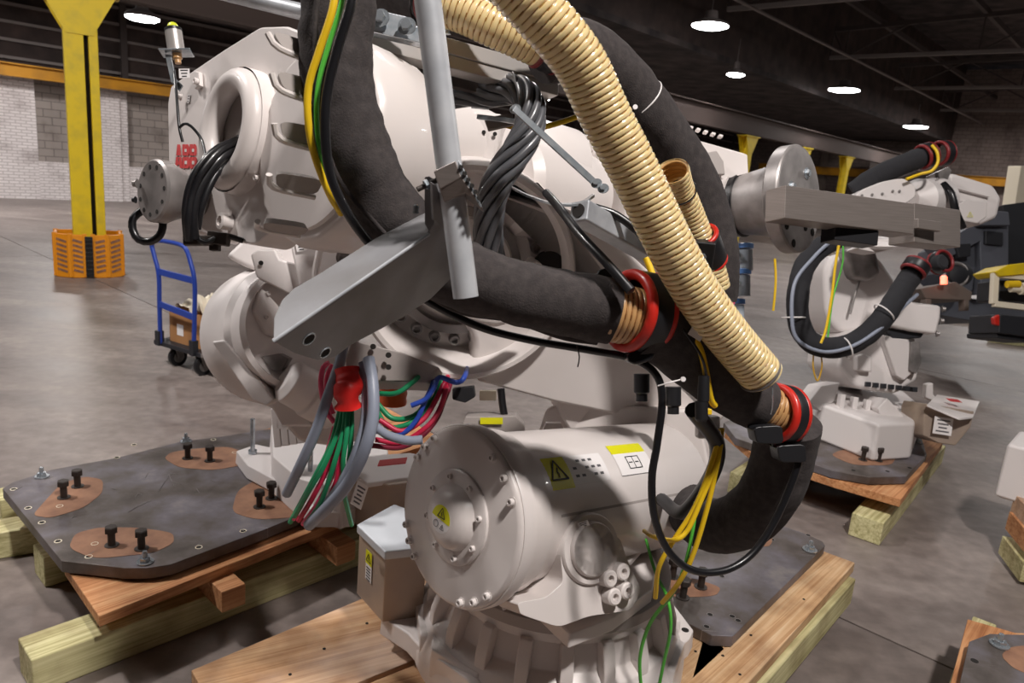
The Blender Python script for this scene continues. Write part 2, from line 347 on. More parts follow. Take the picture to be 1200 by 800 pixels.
struct(MB().box(BP(20, -6.8, 9.3), 62, 35, .2, E1, E2).build('ceiling', 'roof_dark'))
struct(MB().box(BP(20, 16.7, 5.3), 62, 12.2, .15, E1, E2).build('ceiling', 'roof_dark'))
struct(MB().box(BP(20, 10.7, 7.3), 62, .15, 4.1, E1, E2).build('wall_left', 'clad_brown'))
# crane beams along the walls and column row
def ibeam(name, a, b, h, fw_, m, label, cat='beam', group=None):
    a, b = V(a), V(b); mb = MB(); mb.bar(a, b, .03, h); mb.bar(a+Z*(h/2), b+Z*(h/2), fw_, .03); mb.bar(a-Z*(h/2), b-Z*(h/2), fw_, .03)
    o = mb.build(name, m); return tag(o, label, cat, group)
ibeam('crane_beam', BP(-9, 21.7, 3.12), BP(45, 21.7, 3.12), .28, .25, 'beam_yellow', 'long yellow crane beam on the white brick left wall')
ibeam('crane_beam', BP(45.2, -22, 3.35), BP(45.2, 21, 3.35), .42, .3, 'beam_yellow', 'yellow crane beam across the far brown brick wall')
ibeam('runway_beam', BP(-9, 10.5, 3.72), BP(45, 10.5, 3.72), .55, .25, 'runway_brown', 'brown runway beam carried by the row of yellow columns')
# columns
def column(a, b, label, m='column_yellow', h=3.4, s=.3, rot=0):
    o = BP(a, b); g1, g2 = globals()['E1'], globals()['E2']; Q_ = Matrix.Rotation(R(rot), 3, 'Z'); E1 = Q_ @ g1; E2 = Q_ @ g2; t = thing('steel_column', o, label, 'column', 'yellow columns')
    f = .016
    if rot:        # built-up column: two members with an open slot
        for x0, x1 in ((-.17, .04), (.09, .19)): MB().bar(o+E1*((x0+x1)/2), o+E1*((x0+x1)/2)+Z*h, x1-x0, .24, up=E2).build('column_member', m, t, .006)
        MB().bar(o+E1*.065+E2*.04, o+E1*.065+E2*.04+Z*h, .06, .1, up=E2).build('web', 'dark_gap', t)  # web coloured near-black to paint the shade in the slot
    else: MB().bar(o, o+Z*h, f, .22, up=E2).build('web', m, t)
    for sg in (() if rot else (-1, 1)): MB().bar(o+E2*(sg*.11), o+E2*(sg*.11)+Z*h, .28, f, up=E2).build('flange', m, t)
    q = [E1*-.14, E1*.14, E1*.42+Z*.5, E1*-.42+Z*.5]
    for sg in (-1, 1): MB().prism([o+E2*(sg*.13)+Z*(h-.5)+p for p in q], E2*.015).build('capital_plate', m, t)
    MB().box(o+Z*(h-.01), .9, .34, .03, E1, E2).build('cap', m, t)
    MB().box(o+Z*.015, .42, .42, .03, E1, E2).build('base_plate', 'dull_steel', t)
    return t
column(3.18, 10.3, 'near yellow steel column at left with orange guard round its foot', rot=-14)
for a, l in ((21.6, 'yellow column in the far row, nearest to the white robot arm casing'), (25.9, 'middle yellow column of the far row, seen above the aluminium flange'), (30.2, 'rightmost yellow column of the far row, above the tool beam')): column(a, 10.5, l)
for a in (11.5, 16.4):
    o = BP(a, 10.5); t = tag(MB().bar(o, o+Z*3.4, .3, .3, up=E1).build('steel_post', 'runway_brown', None, .02), 'brown steel post behind the hoses, %s of the two' % ('nearer' if a < 12 else 'farther'), 'post')
# plastic guard around the near column
o = BP(3.18, 10.3); G = thing('column_guard', o, 'orange slotted plastic guard with black strap round the yellow column foot', 'guard')
X = (V((0, 0, 0)) - o); X.z = 0; X.normalize(); Y = Z.cross(X)
for sg in (-1, 1):
    for (p0, p1) in (((.33, .045), (.33, .20)), ((.33, .20), (.20, .36)), ((.20, .36), (-.20, .36)), ((-.20, .36), (-.33, .045))):
        a = o+X*p0[0]+Y*(sg*p0[1]); b = o+X*p1[0]+Y*(sg*p1[1]); d = (b-a); n = d.cross(Z).normalized()*-sg
        MB().bar(a+Z*.27, b+Z*.27, .035, .54).build('guard_panel', 'guard_orange', G, .01)
        for e in (a, b): MB().bar(e+Z*.01, e+Z*.55, .05, .05, up=n).build('guard_rib', 'guard_orange', G, .008)
        if d.length > .14:
            for k in range(7):
                c = (a+b)/2+Z*(.09+.062*k); MB().bar(c-d*.32-Z*.015+n*-.0, c+d*.32+Z*.015, .05, .028).build('slot', 'primer', G)
MB().bar(o+X*.355+Z*.01, o+X*.355+Z*.52, .085, .03, up=X).build('strap', 'black_plastic', G, .005)
for k in range(9): MB().box(o+X*.375+Z*(.06+.052*k), .03, .085, .018, X, Y).build('strap_rib', 'black_rubber', G)
# roof trusses over the high bay
for k, a in enumerate((4.2, 11.7, 19.2, 26.8, 34.3, 41.9)):
    T = thing('roof_truss', BP(a, 0, 6.5), ('roof truss nearest the viewer, dark steel', 'roof truss second nearest the viewer, dark steel', 'roof truss third nearest the viewer, over the largest lamp', 'roof truss of dark steel midway down the hall', 'roof truss second from the far wall', 'farthest roof truss just before the back wall')[k], 'truss', 'roof trusses')
    MB().bar(BP(a, -23, 6.5), BP(a, 10.5, 6.5), .1, .12).build('bottom_chord', 'roof_steel', T)
    MB().bar(BP(a, -23, 8.6), BP(a, 10.5, 7.4), .12, .14).build('top_chord', 'truss_dark', T)
    for j in range(9):
        b = -22+j*4; zt = 8.6-(b+23)/33.5*1.2
        MB().bar(BP(a, b, 6.5), BP(a, b, zt), .06, .06, up=E1).build('post', 'truss_dark', T)
        MB().bar(BP(a, b, 6.5), BP(a, min(b+2, 10.5), zt-.05), .05, .05, up=E1).build('brace', 'truss_dark', T)
        MB().bar(BP(a, b+4 if b < 8 else 10.5, 6.5), BP(a, min(b+2, 10.5), zt-.05), .05, .05, up=E1).build('brace', 'truss_dark', T)
for k, b in enumerate((-16, -11.5, -7, -2.5, 2, 6, 9)):
    zt = 8.7-(b+23)/33.5*1.2
    tag(MB().bar(BP(-9, b, zt), BP(46, b, zt), .12, .16).build('roof_purlin', 'truss_dark'), 'dark roof purlin running the length of the high bay', 'purlin', 'roof purlins')
for k, (b, z, r) in enumerate(((9.2, 6.2, .04), (3.5, 6.75, .05), (-1.5, 6.75, .04))):
    tag(MB().tube([BP(-9, b, z), BP(46, b, z)], r, 10, spline=False).build('ceiling_pipe', 'roof_steel'), 'grey service pipe along the roof trusses', 'pipe', 'service pipes')
# high-bay lamps in view
def lamp(p, label, s=.42, pw=90):
    t = thing('ceiling_lamp', p, label, 'lamp', 'high bay lamps')
    s *= .72
    MB().lathe(p+Z*.02, Z, [(s*.95, 0), (s*.9, .05), (s*.35, .14), (s*.3, .3)], 32).build('housing', 'truss_dark', t)
    MB().lathe(p-Z*.03, Z, [(s*.7, 0), (s*.9, .03), (s*.9, .06)], 32).build('lens', 'lamp_lens', t)
    MB().bar(p+Z*.1, p+Z*.9, .02, .02, up=E1).build('hanger', 'truss_dark', t)
    a = area('bay_or_fill_light', p-Z*.03, p-Z*2, s*1.4, pw, (1, .95, .95)); a.parent = t; a.location = V((0, 0, -.03)); 
lamp(F(167, 22, 3.8), 'ceiling lamp left above the yellow column', .42, 160)
lamp(F(832, 31, 5.3), 'largest bright ceiling lamp, above the black sleeved hose', .62, 260)
lamp(F(862, 88, 4.7), 'small ceiling lamp just below the largest bright lamp', .35, 120)
lamp(F(989, 106, 5.3), 'ceiling lamp high over the tool beam, third from the right', .75, 220)
lamp(F(1073, 149, 4.9), 'farthest ceiling lamp before the back wall at right', .7, 160)
p = W(634, 116, 12.5); lamp(p, 'ceiling lamp glimpsed between cable bundle and corrugated hose', .22, 60)
# sheet hanging from the girt, and the fixture at the top of the hall
t = tag(MB().box(W(313, 9, 13), .55, .02, .62, RT, FW).build('notice_sheet', 'cmu'), 'small pale notice sheet hanging above the robot housing', 'sign')
t = tag(MB().box(W(759, 39, 24), .7, .5, .5, RT).build('unit_heater', 'cast_brown'), 'grey boxy heater hung from the trusses', 'heater')
# wall-side things far behind on the left between hoses
t = tag(MB().box(BP(15, 21, 1), .8, .6, 2, E1, E2).build('grey_cabinet', 'cmu', None, .01), 'pale grey cabinet standing by the left wall behind the hoses', 'cabinet')
t = tag(MB().box(BP(33, 14, .9), 2.2, 1.2, 1.8, E1, E2).build('stacked_crate', 'pale_wood', None, .01), 'pale wooden crate behind the far columns', 'crate')
for k in range(3): tag(MB().box(BP(27+k*2.0, 4.5-k*.7, .08), 1.6, 2.6, .12, E1, E2).build('floor_pallet', 'cast_brown'), 'low brown pallet lying on the far floor', 'pallet', 'low pallets on the far floor')
# ================================================================= PALLETS AND STEEL PLATES
def slab(pts, z, th, name, m, parent=None, bevel=.003): return MB().prism([F(x, y, z) for x, y in pts], Z*-th).build(name, m, parent, bevel)
def timber_w(a, b, w, h, m, t, name='timber'): return MB().bar(a, b, w, h).build(name, m, t, .006)
def disk(p, r, m, parent, name, h=.001, sy=1.0, seg=20): return MB().lathe(p, Z, [(r, 0), (r, h)], seg, sy=sy).build(name, m, parent)
def blob(pts, z, m, parent, name='primer_patch', th=.0012): 
    return MB().prism(rounded([F(x, y, z) for x, y in pts], .32, 4), Z*th).build(name, m, parent)
def anchor(p, parent, h=.075, r=.013, m='black_ox'):
    b = MB(); b.lathe(p, Z, [(r, 0), (r, h*.72)], 12); b.lathe(p+Z*h*.72, Z, [(r*1.75, 0), (r*1.75, h*.25), (r*1.5, h*.3)], 6); b.lathe(p, Z, [(r*1.9, 0), (r*1.9, .004)], 14)
    b.build('levelling_bolt', m, parent)
def zbolt(p, parent, r=.014):
    b = MB(); b.lathe(p, Z, [(r*1.9, 0), (r*1.9, .004)], 16); b.lathe(p+Z*.004, Z, [(r*1.25, 0), (r*1.25, .014)], 6); b.lathe(p+Z*.018, Z, [(r*.6, 0), (r*.6, .02), (r*.45, .024)], 10)
    b.build('anchor_nut', 'zinc', parent)
ZP = .30
# --- left pallet and plate
q0 = F(230, 600, .1); q0.z = 0
PA = thing('wooden_pallet', q0, 'orange plank pallet on greenish timbers under the left steel plate', 'pallet', 'pallets under the robots')
a = F(37, 775, .13); dr = E1
a.z = .065; n = E2*.08
timber_w(a+n+dr*.0, a+n+dr*1.95, .15, .13, 'timber', PA)
for k, off in enumerate((.62, 1.25)): timber_w(a+n+E2*off+E1*.2, a+n+E2*off+dr*1.9, .14, .13, 'timber', PA)
zt = .245
timber_w(F(-60, 624, .12)+Z*-.06, F(120, 598, .12)+Z*-.06, .14, .12, 'timber', PA)
slab([(75, 662), (116, 722), (415, 603), (560, 560), (530, 520)], zt, .04, 'plank', 'plank_orange', PA)
slab([(14, 578), (72, 656), (520, 515), (440, 470)], zt, .04, 'plank', 'plank_orange', PA)
for k, (x, y) in enumerate(((262, 690), (393, 640))):
    c = F(x, y, .165); MB().box(c+Z*.002+E2*.04, .09, .24, .085, E1, E2).build('block', 'plank_orange', PA, .004)
PL1 = [(3, 572), (14, 565), (60, 550), (137, 536), (212, 517), (260, 511), (330, 500), (440, 540), (430, 572), (410, 580), (300, 624), (200, 661), (172, 665), (145, 665), (110, 661), (72, 657)]
SP = slab(PL1, ZP, .045, 'steel_plate', 'plate_steel', None, .003); tag(SP, 'large scratched steel base plate at left with four rusty patches', 'plate')
for pts in ([(38, 604), (50, 590), (72, 566), (100, 558), (121, 562), (120, 578), (98, 595), (60, 607)], [(80, 642), (88, 625), (115, 618), (160, 618), (203, 624), (204, 636), (180, 648), (110, 655)],
            [(192, 537), (200, 530), (226, 526), (268, 523), (292, 533), (285, 545), (250, 551), (210, 548)], [(271, 600), (278, 575), (300, 562), (360, 556), (400, 580), (350, 606), (300, 609)]):
    blob(pts, ZP, 'primer', SP)
for x, y in ((75, 583), (91, 570), (131, 639), (166, 643), (220, 537), (246, 540), (304, 594), (318, 584)): anchor(F(x, y, ZP), SP)
for x, y in ((49, 558), (170, 658), (218, 517)): zbolt(F(x, y, ZP+.002), SP, .015)
for x, y in ((16, 573), (33, 595), (49, 612), (68, 634), (104, 652), (233, 641), (285, 622), (137, 536), (157, 521), (250, 515), (275, 530), (70, 593), (111, 637)):
    b = MB(); b.torus(F(x, y, ZP), Z, .0115, .0018, 16, 6, 1); b.lathe(F(x, y, ZP), Z, [(.0095, 0), (.0095, .0008)], 14, 0); b.build('bolt_hole', ['dark_gap', 'paper'], SP)
for q in (((186, 575), (200, 556), (206, 556)), ((195, 562), (213, 568)), ((198, 556), (204, 570)), ((168, 580), (162, 578), (158, 584)), ((230, 572), (234, 578)), ((247, 562), (251, 564)), ((130, 572), (136, 573)), ((52, 562), (62, 558)), ((150, 600), (164, 592), (178, 586)), ((18, 574), (26, 570)), ((228, 640), (234, 637)), ((278, 619), (286, 622)), ((104, 650), (110, 646)), ((170, 560), (174, 553)), ((84, 607), (90, 604))):
    MB().tube([F(x, y, ZP+.0006) for x, y in q], .0013, 5, step=.01).build('chalk_scratch', 'dull_steel', SP)
# --- front pallet
q0 = F(620, 900, .0); q0.z = 0
PB = thing('wooden_pallet', q0, 'pale dusty plank pallet carrying the front robot', 'pallet', 'pallets under the robots')
zt2 = .255
slab([(224, 785), (405, 709), (640, 610), (700, 640), (505, 765), (388, 812), (300, 850), (250, 830)], zt2, .045, 'plank', 'plank_pale', PB)
slab([(392, 816), (512, 768), (720, 660), (780, 700), (560, 850), (420, 880)], zt2, .045, 'plank', 'plank_pale', PB)
slab([(440, 880), (585, 838), (790, 712), (850, 760), (700, 900), (600, 960)], zt2, .045, 'plank', 'plank_pale', PB)
a = F(972, 648, zt2); b = F(1002, 659, zt2); c = F(590, 880, zt2)
MB().prism([F(868, 610, zt2), F(972, 648, zt2), F(1002, 659, zt2), F(894, 781, zt2), F(800, 885, zt2), F(720, 840, zt2)], Z*-.045).build('plank', 'plank_right', PB, .003)
p0 = F(1003, 679, .2); p1 = F(880, 822, .2); dd = (p0-p1).normalized(); nn = Z.cross(dd)
for off, nm in ((.05, 'timber'), (.55, 'timber')):
    A = p0+nn*off; A.z = .145; B = p0-dd*1.5+nn*off; B.z = .145; timber_w(A, B, .10, .12, 'timber', PB)
A = p0+nn*.1; A.z = .043; timber_w(A-dd*.02, A-dd*1.4, .10, .086, 'timber', PB)
for k in range(2):
    A = p0-dd*(.35+.55*k)+nn*.09; A.z = .165; MB().bar(A+nn*-.04, A+nn*.6, .09, .08).build('block', 'plank_orange', PB, .004)
for u in (.35, .9):
    A = F(300, 790, 0)+E1*(u*1.6+.1)-E2*.0; A.z = .105; MB().bar(A-E2*.8, A+E2*.05, .14, .21).build('timber', 'timber', PB, .006)
for x, y in ((815, 763), (847, 768), (880, 744), (867, 790), (942, 702), (380, 760), (430, 730), (340, 790)): disk(F(x, y, zt2+.0008), .005, 'dark_gap', PB, 'nail_hole')
PL2 = [(967, 639), (964, 634), (944, 625), (887, 606), (840, 588), (700, 560), (560, 610), (520, 700), (700, 770), (809, 731), (834, 744), (859, 745)]
SQ = slab(PL2, ZP, .042, 'steel_plate', 'plate_steel', None, .003); tag(SQ, 'dark steel base plate under the front robot, behind its base', 'plate')
for pts in ([(870, 632), (862, 622), (880, 606), (905, 612), (905, 640), (885, 640)], [(745, 680), (760, 672), (815, 678), (845, 688), (840, 698), (800, 700), (755, 694)]): blob(pts, ZP, 'primer', SQ)
for x, y in ((821, 688), (788, 676), (800, 700)): anchor(F(x, y, ZP), SQ)
zbolt(F(949, 644, ZP+.002), SQ, .016)
for x, y in ((947, 627), (893, 605), (828, 734), (832, 720), (858, 722), (865, 727), (846, 675), (905, 632)):
    b = MB(); b.torus(F(x, y, ZP), Z, .0105, .0016, 16, 6, 1); b.lathe(F(x, y, ZP), Z, [(.0095, 0), (.0095, .0008)], 14, 0); b.build('bolt_hole', ['dark_gap', 'dull_steel'], SQ)
# --- right pallet and plate
q0 = F(1000, 600, 0); PC = thing('wooden_pallet', q0, 'orange plank pallet on greenish timbers under the right robot', 'pallet', 'pallets under the robots')
slab([(850, 505), (880, 530), (980, 563), (1056, 585), (1105, 518), (1060, 480), (900, 470)], .25, .045, 'plank', 'plank_orange', PC)
A = F(1036, 600, .17); A.z = 0; Bq = F(1112, 508, .17); Bq.z = 0; dd = (Bq-A).normalized(); nn = Z.cross(dd)
for off in (0.06, .75):
    p = A+nn*off; timber_w(p+Z*.065-dd*.05, p+dd*1.7+Z*.065, .16, .13, 'timber', PC)
MB().bar(A+dd*.35+Z*.165-nn*.0, A+dd*.35+nn*.8+Z*.165, .1, .08).build('block', 'plank_orange', PC, .004)
MB().bar(A+dd*1.1+Z*.165-nn*.0, A+dd*1.1+nn*.8+Z*.165, .1, .08).build('block', 'plank_orange', PC, .004)
PL3 = [(848, 495), (862, 513), (975, 551), (1020, 559), (1062, 558), (1086, 532), (1080, 512), (1030, 480), (930, 460)]
SR = slab(PL3, ZP, .045, 'steel_plate', 'plate_steel', None, .003); tag(SR, 'dark steel base plate under the right robot', 'plate')
for pts in ([(973, 533), (985, 527), (1030, 527), (1050, 536), (1045, 545), (1000, 545)], [(1012, 503), (1030, 498), (1070, 505), (1072, 522), (1050, 524), (1020, 512)], [(925, 470), (940, 455), (965, 462), (960, 480), (935, 484)]): blob(pts, ZP, 'primer', SR)
for x, y in ((1011, 539), (1029, 540), (1045, 506), (1055, 512)): anchor(F(x, y, ZP), SR, .08)
zbolt(F(1075, 518, ZP), SR, .016)
for x, y in ((1000, 551), (1040, 552), (1066, 548), (890, 515), (930, 530)): disk(F(x, y, ZP), .011, 'dark_gap', SR, 'bolt_hole')
# --- pallet corner at the lower right, pallet stack at the right edge
q0 = F(1180, 800, 0); PD = thing('wooden_pallet', q0, 'orange board pallet corner at the lower right edge', 'pallet', 'pallets under the robots')
slab([(1103, 840), (1134, 725), (1190, 741), (1300, 745), (1300, 900)], .25, .04, 'plank', 'plank_orange', PD)
A = F(1112, 860, .15); Bq = F(1150, 742, .15); A.z = Bq.z = .105; MB().bar(A, Bq, .08, .21).build('timber', 'timber', PD, .006)
SS = slab([(1118, 830), (1136, 751), (1160, 742), (1185, 743), (1300, 742), (1300, 900)], ZP-.01, .04, 'steel_plate', 'plate_steel', None, .003); tag(SS, 'steel plate corner with one zinc anchor nut at lower right', 'plate')
zbolt(F(1171, 755, ZP-.008), SS, .017); disk(F(1142, 774, ZP-.01), .012, 'dark_gap', SS, 'bolt_hole'); blob([(1172, 768), (1185, 757), (1240, 755), (1240, 800), (1190, 785)], ZP-.01, 'primer', SS)
q0 = F(1240, 650, 0); PE = thing('wooden_pallet', q0, 'stacked timber and plank pallet cut by the right frame edge', 'pallet', 'pallets under the robots')
for z, m, s in ((.07, 'timber', 0), (.2, 'plank_orange', .03), (.29, 'plank_pale', .06)):
    A = F(1180, 668, 0)+Z*z+E1*s; MB().bar(A-E1*.0, A+E1*.5-E2*1.0, .3, .1).build('plank' if s else 'timber', m, PE, .004)
tag(MB().box(F(1246, 560, .45), .35, .5, .3, E1, E2).build('equipment_cover', 'robot_paint_far', None, .02), 'white equipment cover cut by the right frame edge', 'cover')
# ================================================================= FRONT ROBOT
WP = 'robot_paint'
BC = W(650, 662, 2.25); ZR = BC.z; B0 = V((BC.x, BC.y, ZP))
R1 = thing('industrial_robot', B0, 'front white robot arm with big balance cylinder and hoses, nearest the viewer', 'robot', 'white robots')
base = MB(); H = ZR-ZP
base.lathe(B0, Z, [(.425, 0), (.425, .05), (.405, .10), (.385, H*.52), (.35, H*.6), (.33, H-.03), (.345, H-.03), (.345, H)], 64)
base = base.build('base', WP, R1, .004)
for k in range(20):
    t = R(18*k+4); d = V((math.cos(t), math.sin(t), 0)); s = Z.cross(d)
    q = [B0+d*.325+Z*(H*.5), B0+d*.388+Z*(H*.5), B0+d*.385+Z*(H*.66), B0+d*.36+Z*(H*.92), B0+d*.325+Z*(H*.92)]
    MB().prism([p-s*.018 for p in q], s*.036).build('rib', WP, base, .004)
for k in range(10):
    t = R(36*k+13); d = V((math.cos(t), math.sin(t), 0)); s = Z.cross(d)
    c = B0+d*.39+Z*.07; b = MB(); q = rounded([c-s*.1-Z*.05, c+s*.1-Z*.05, c+s*.085+Z*.05, c-s*.085+Z*.05], .2, 3)
    b.prism(q, d*.024, .9); b.build('casting_panel', WP, base, .004)
def foot(poly, z, h, nm='foot'): 
    return MB().prism([F(x, y, z) for x, y in poly], Z*-h, 1.03).build(nm, WP, base, .006)
zf = .372
foot([(447, 722), (459, 709), (520, 712), (560, 742), (560, 800), (505, 772), (478, 742)], zf, .065)
foot([(735, 668), (775, 688), (813, 738), (808, 748), (765, 782), (690, 780), (690, 720)], zf, .065)
for q, zz, hh in (([(508, 728), (560, 728), (600, 752), (560, 790), (505, 760)], .43, .09), ([(700, 700), (752, 676), (770, 700), (782, 740), (735, 775), (690, 762)], .42, .09)): foot(q, zz, hh, 'foot_web')
for (x0, y0, x1, y1) in ((742, 672, 700, 715), (765, 705, 700, 735), (782, 745, 705, 775), (520, 722, 585, 735), (530, 765, 590, 760)):
    A = F(x0, y0, zf+.005); Bq = F(x1, y1, zf+.005)+Z*.06; MB().prism([A-Z*.02, Bq-Z*.08, Bq, A+Z*.008], Z.cross((Bq-A)).normalized()*.022).build('foot_rib', WP, base, .004)
for x, y in ((486, 703), (773, 703)):
    p = F(x, y, zf); b = MB(); b.lathe(p, Z, [(.03, 0), (.03, .006), (.021, .006), (.021, .022)], 6); b.lathe(p+Z*.02, Z, [(.011, 0), (.011, .1 if x < 600 else .045)], 12); b.build('anchor_stud', 'zinc', base)
for x, y in ((458, 716), (474, 722), (803, 738)): MB().lathe(F(x, y, zf), Z, [(.012, 0), (.012, .001)], 16).build('bolt_hole', 'dark_gap', base)
MB().lathe(B0+Z*H, Z, [(.30, 0), (.352, 0), (.352, .035), (.33, .045), (.31, .045), (.31, .07), (.2, .07)], 64).build('slewing_ring', 'cast_in', R1, .002)
# turret under the cylinder
Zt = B0+Z*(H+.05)
tq = [(590, 700), (612, 690), (660, 735), (668, 742), (720, 722), (765, 690), (770, 660), (740, 600), (640, 610), (585, 660)]
tur = MB().prism([F(x, y, Zt.z+.03) for x, y in tq], Z*-.045).build('turret', WP, R1, .006)
MB().prism([F(x, y, Zt.z+.2) for x, y in [(640, 640), (700, 610), (800, 560), (790, 470), (700, 470), (620, 560)]], Z*-.2, 1.05).build('turret_block', 'cast_in', tur, .01)
# ---- balance cylinder
cn = W(535, 605, 1.75); cf = W(772, 566, 2.35); ax = (cf-cn).normalized(); na = -ax; L = (cf-cn).length
cyl = MB(); cyl.lathe(cn, ax, [(.19, .012), (.219, .012), (.222, .016), (.222, .045), (.214, .05), (.214, .058), (.206, .062), (.206, .115), (.198, .12), (.195, .16), (.195, L-.02), (.18, L), (.1, L)], 96)
cyl = cyl.build('balance_cylinder', WP, R1, 0, 40)
MB().lathe(cn, ax, [(0.001, -.001), (.205, -.001), (.214, .003), (.2165, .008), (.2165, .013)], 96, cap=False).build('end_cover', WP, cyl, 0, 50)
u, v, _ = frame(na)
MB().lathe(cn+V(), na, [(.115, 0), (.115, .008), (.11, .012), (.080, .012), (.077, .018), (.072, .030), (.060, .041), (.042, .047), (.02, .0495), (.0005, .050)], 64, cap=False).build('centre_boss', WP, cyl, 0, 50)
bolt_ring(cyl, cn+na*.010, na, .097, 8, .0075, a0=20, a1=380)
for x, y in ((481, 525), (491, 513), (505, 504), (572, 542), (583, 565), (590, 590), (462, 616), (468, 638), (475, 660), (567, 693), (553, 703), (538, 709)):
    p = PL(x+3, y, cn, na); dd = p-cn; p = cn+dd.normalized()*.2; bolt(cyl, p, na, .0088)
# stickers: cover
def tri(parent, o, X, Y, s, m='ink', name='warning_triangle', t=.0006):
    X = V(X).normalized(); n = X.cross(V(Y)).normalized(); Y = n.cross(X)
    a, b_, c = [o+X*(s*math.sin(k))+Y*(s*math.cos(k)) for k in (0, R(120), R(240))]
    mb = MB(); w_ = s*.13
    for p, q in ((a, b_), (b_, c), (c, a)): mb.bar(p, q, w_, t, up=n)
    mb.bar(o+Y*s*.42+X*s*.1, o-X*s*.07+Y*s*.05, w_*.8, t, up=n); mb.bar(o-X*s*.07+Y*s*.05, o+X*s*.08-Y*s*.02, w_*.8, t, up=n); mb.bar(o+X*s*.08-Y*s*.02, o-X*s*.02-Y*s*.36, w_*.8, t, up=n)
    return mb.build(name, m, parent)
uz = (Z-na*Z.dot(na)).normalized(); ux = uz.cross(na)
if ux.dot(RT) < 0: ux = -ux
def sector(o, X, Y, r, a0, a1, m, nm, par, th=.0008):
    n = X.cross(Y).normalized(); q = [o+X*(r*math.cos(R(a0+(a1-a0)*k/20)))+Y*(r*math.sin(R(a0+(a1-a0)*k/20))) for k in range(21)]
    return MB().prism(q, n*th).build(nm, m, par)
MB().lathe(cn+na*.062+uz*.0, na, [(.0005, -.0112), (.02, -.0118), (.034, -.0138), (.0345, -.016)], 40, cap=False).build('round_sticker', 'white_label', cyl, 0, 60)
def dome(par, t0, t1, m, nm):       # upper half of the round sticker follows the dome
    vs = []; fs = []; rr = [(.002, .0514), (.012, .0512), (.022, .0505), (.034, .0488)]
    for r, h in rr:
        for k in range(17):
            t = R(t0+(t1-t0)*k/16); vs.append(cn+na*h+ux*(r*math.cos(t))+uz*(r*math.sin(t)))
    for i in range(3):
        for k in range(16): fs.append([i*17+k, i*17+k+1, (i+1)*17+k+1, (i+1)*17+k])
    return MB().add(vs, fs).build(nm, m, par, normals=False)
dome(cyl, -8, 176, 'label_yellow', 'sticker_band')
tri(cyl, cn+na*.0526+uz*.014+ux*.004, ux, uz, .0155)
MB().torus(cn+na*.0515-uz*.014-ux*.012, na, .0085, .0008, 20, 5).build('sticker_ring', 'ink_grey', cyl)
tri(cyl, cn+na*.0510-uz*.018+ux*.011, ux, uz, .0085, 'ink_grey')
# stickers on the barrel
def patch(par, h0, h1, a0, a1, m, nm, r=.1962, seg=14):
    vs = []; fs = []
    for i in range(2):
        for k in range(seg+1):
            t = R(a0+(a1-a0)*k/seg); vs.append(cn+ax*(h0, h1)[i]+bu*(r*math.cos(t))+bv*(r*math.sin(t)))
    for k in range(seg): fs.append([k, k+1, seg+1+k+1, seg+1+k])
    return MB().add(vs, fs).build(nm, m, par)
bu = (Z-ax*Z.dot(ax)).normalized(); bv = ax.cross(bu)
if bv.dot(FW) > 0: bv = -bv       # bv points at the viewer's side
def cylp(h, a, r=.197): return cn+ax*h+bu*(r*math.cos(R(a)))+bv*(r*math.sin(R(a)))
patch(cyl, .135, .225, 30, 55, 'label_yellow', 'sticker_band'); patch(cyl, .225, .37, 30, 53, 'white_label', 'warning_sticker')
n_ = (cylp(.2, 42)-cn-ax*.2).normalized(); tri(cyl, cylp(.18, 43, .1972), ax, ax.cross(n_)*(1 if ax.cross(n_).dot(bu) > 0 else -1), .034)
for k in range(5):
    for j in range(3): patch(cyl, .24+.024*k, .254+.024*k, 34+6*j, 36+6*j, 'ink_grey', 'sticker_mark', .1966, 3) if (k*3+j) % 4 else None
patch(cyl, .42, .57, 24, 33, 'label_yellow', 'sticker_band'); patch(cyl, .42, .57, 33, 52, 'white_label', 'manual_sticker')
for h0, h1, a0, a1 in ((.465, .469, 36, 47), (.52, .524, 36, 47), (.465, .524, 36, 36.8), (.465, .524, 46.2, 47), (.493, .496, 36, 47), (.472, .488, 41, 42), (.50, .516, 41, 42), (.42, .57, 51.6, 52)): patch(cyl, h0, h1, a0, a1, 'ink', 'sticker_mark', .1966, 4)
patch(cyl, .16, L-.06, 72, 74, 'cast_in', 'casting_seam', .1952, 2)
# motor lug and block above the cylinder
MB().prism(chain((540, 500, 2.25), (545, 488, 2.25), (605, 487, 2.25), (615, 500, 2.25), (615, 520, 2.25), (540, 520, 2.25)), FW*.15).build('motor_lug', 'cast_in', R1, .004)
decal(R1, W(576, 493, 2.24), RT, UP, .07, .02, 'label_yellow')
MB().prism(outl([(632, 503), (640, 478), (665, 470), (820, 480), (836, 560), (800, 605), (650, 590)], W(720, 520, 2.42), D(-.2, 0, -1)), D(.1, -.05, 1)*.3).build('lower_arm_hub', WP, R1, .015)
MB().prism(chain((636, 505, 2.26), (640, 496, 2.26), (658, 496, 2.26), (664, 506, 2.26)), FW*.05).build('lug', WP, R1, .002)
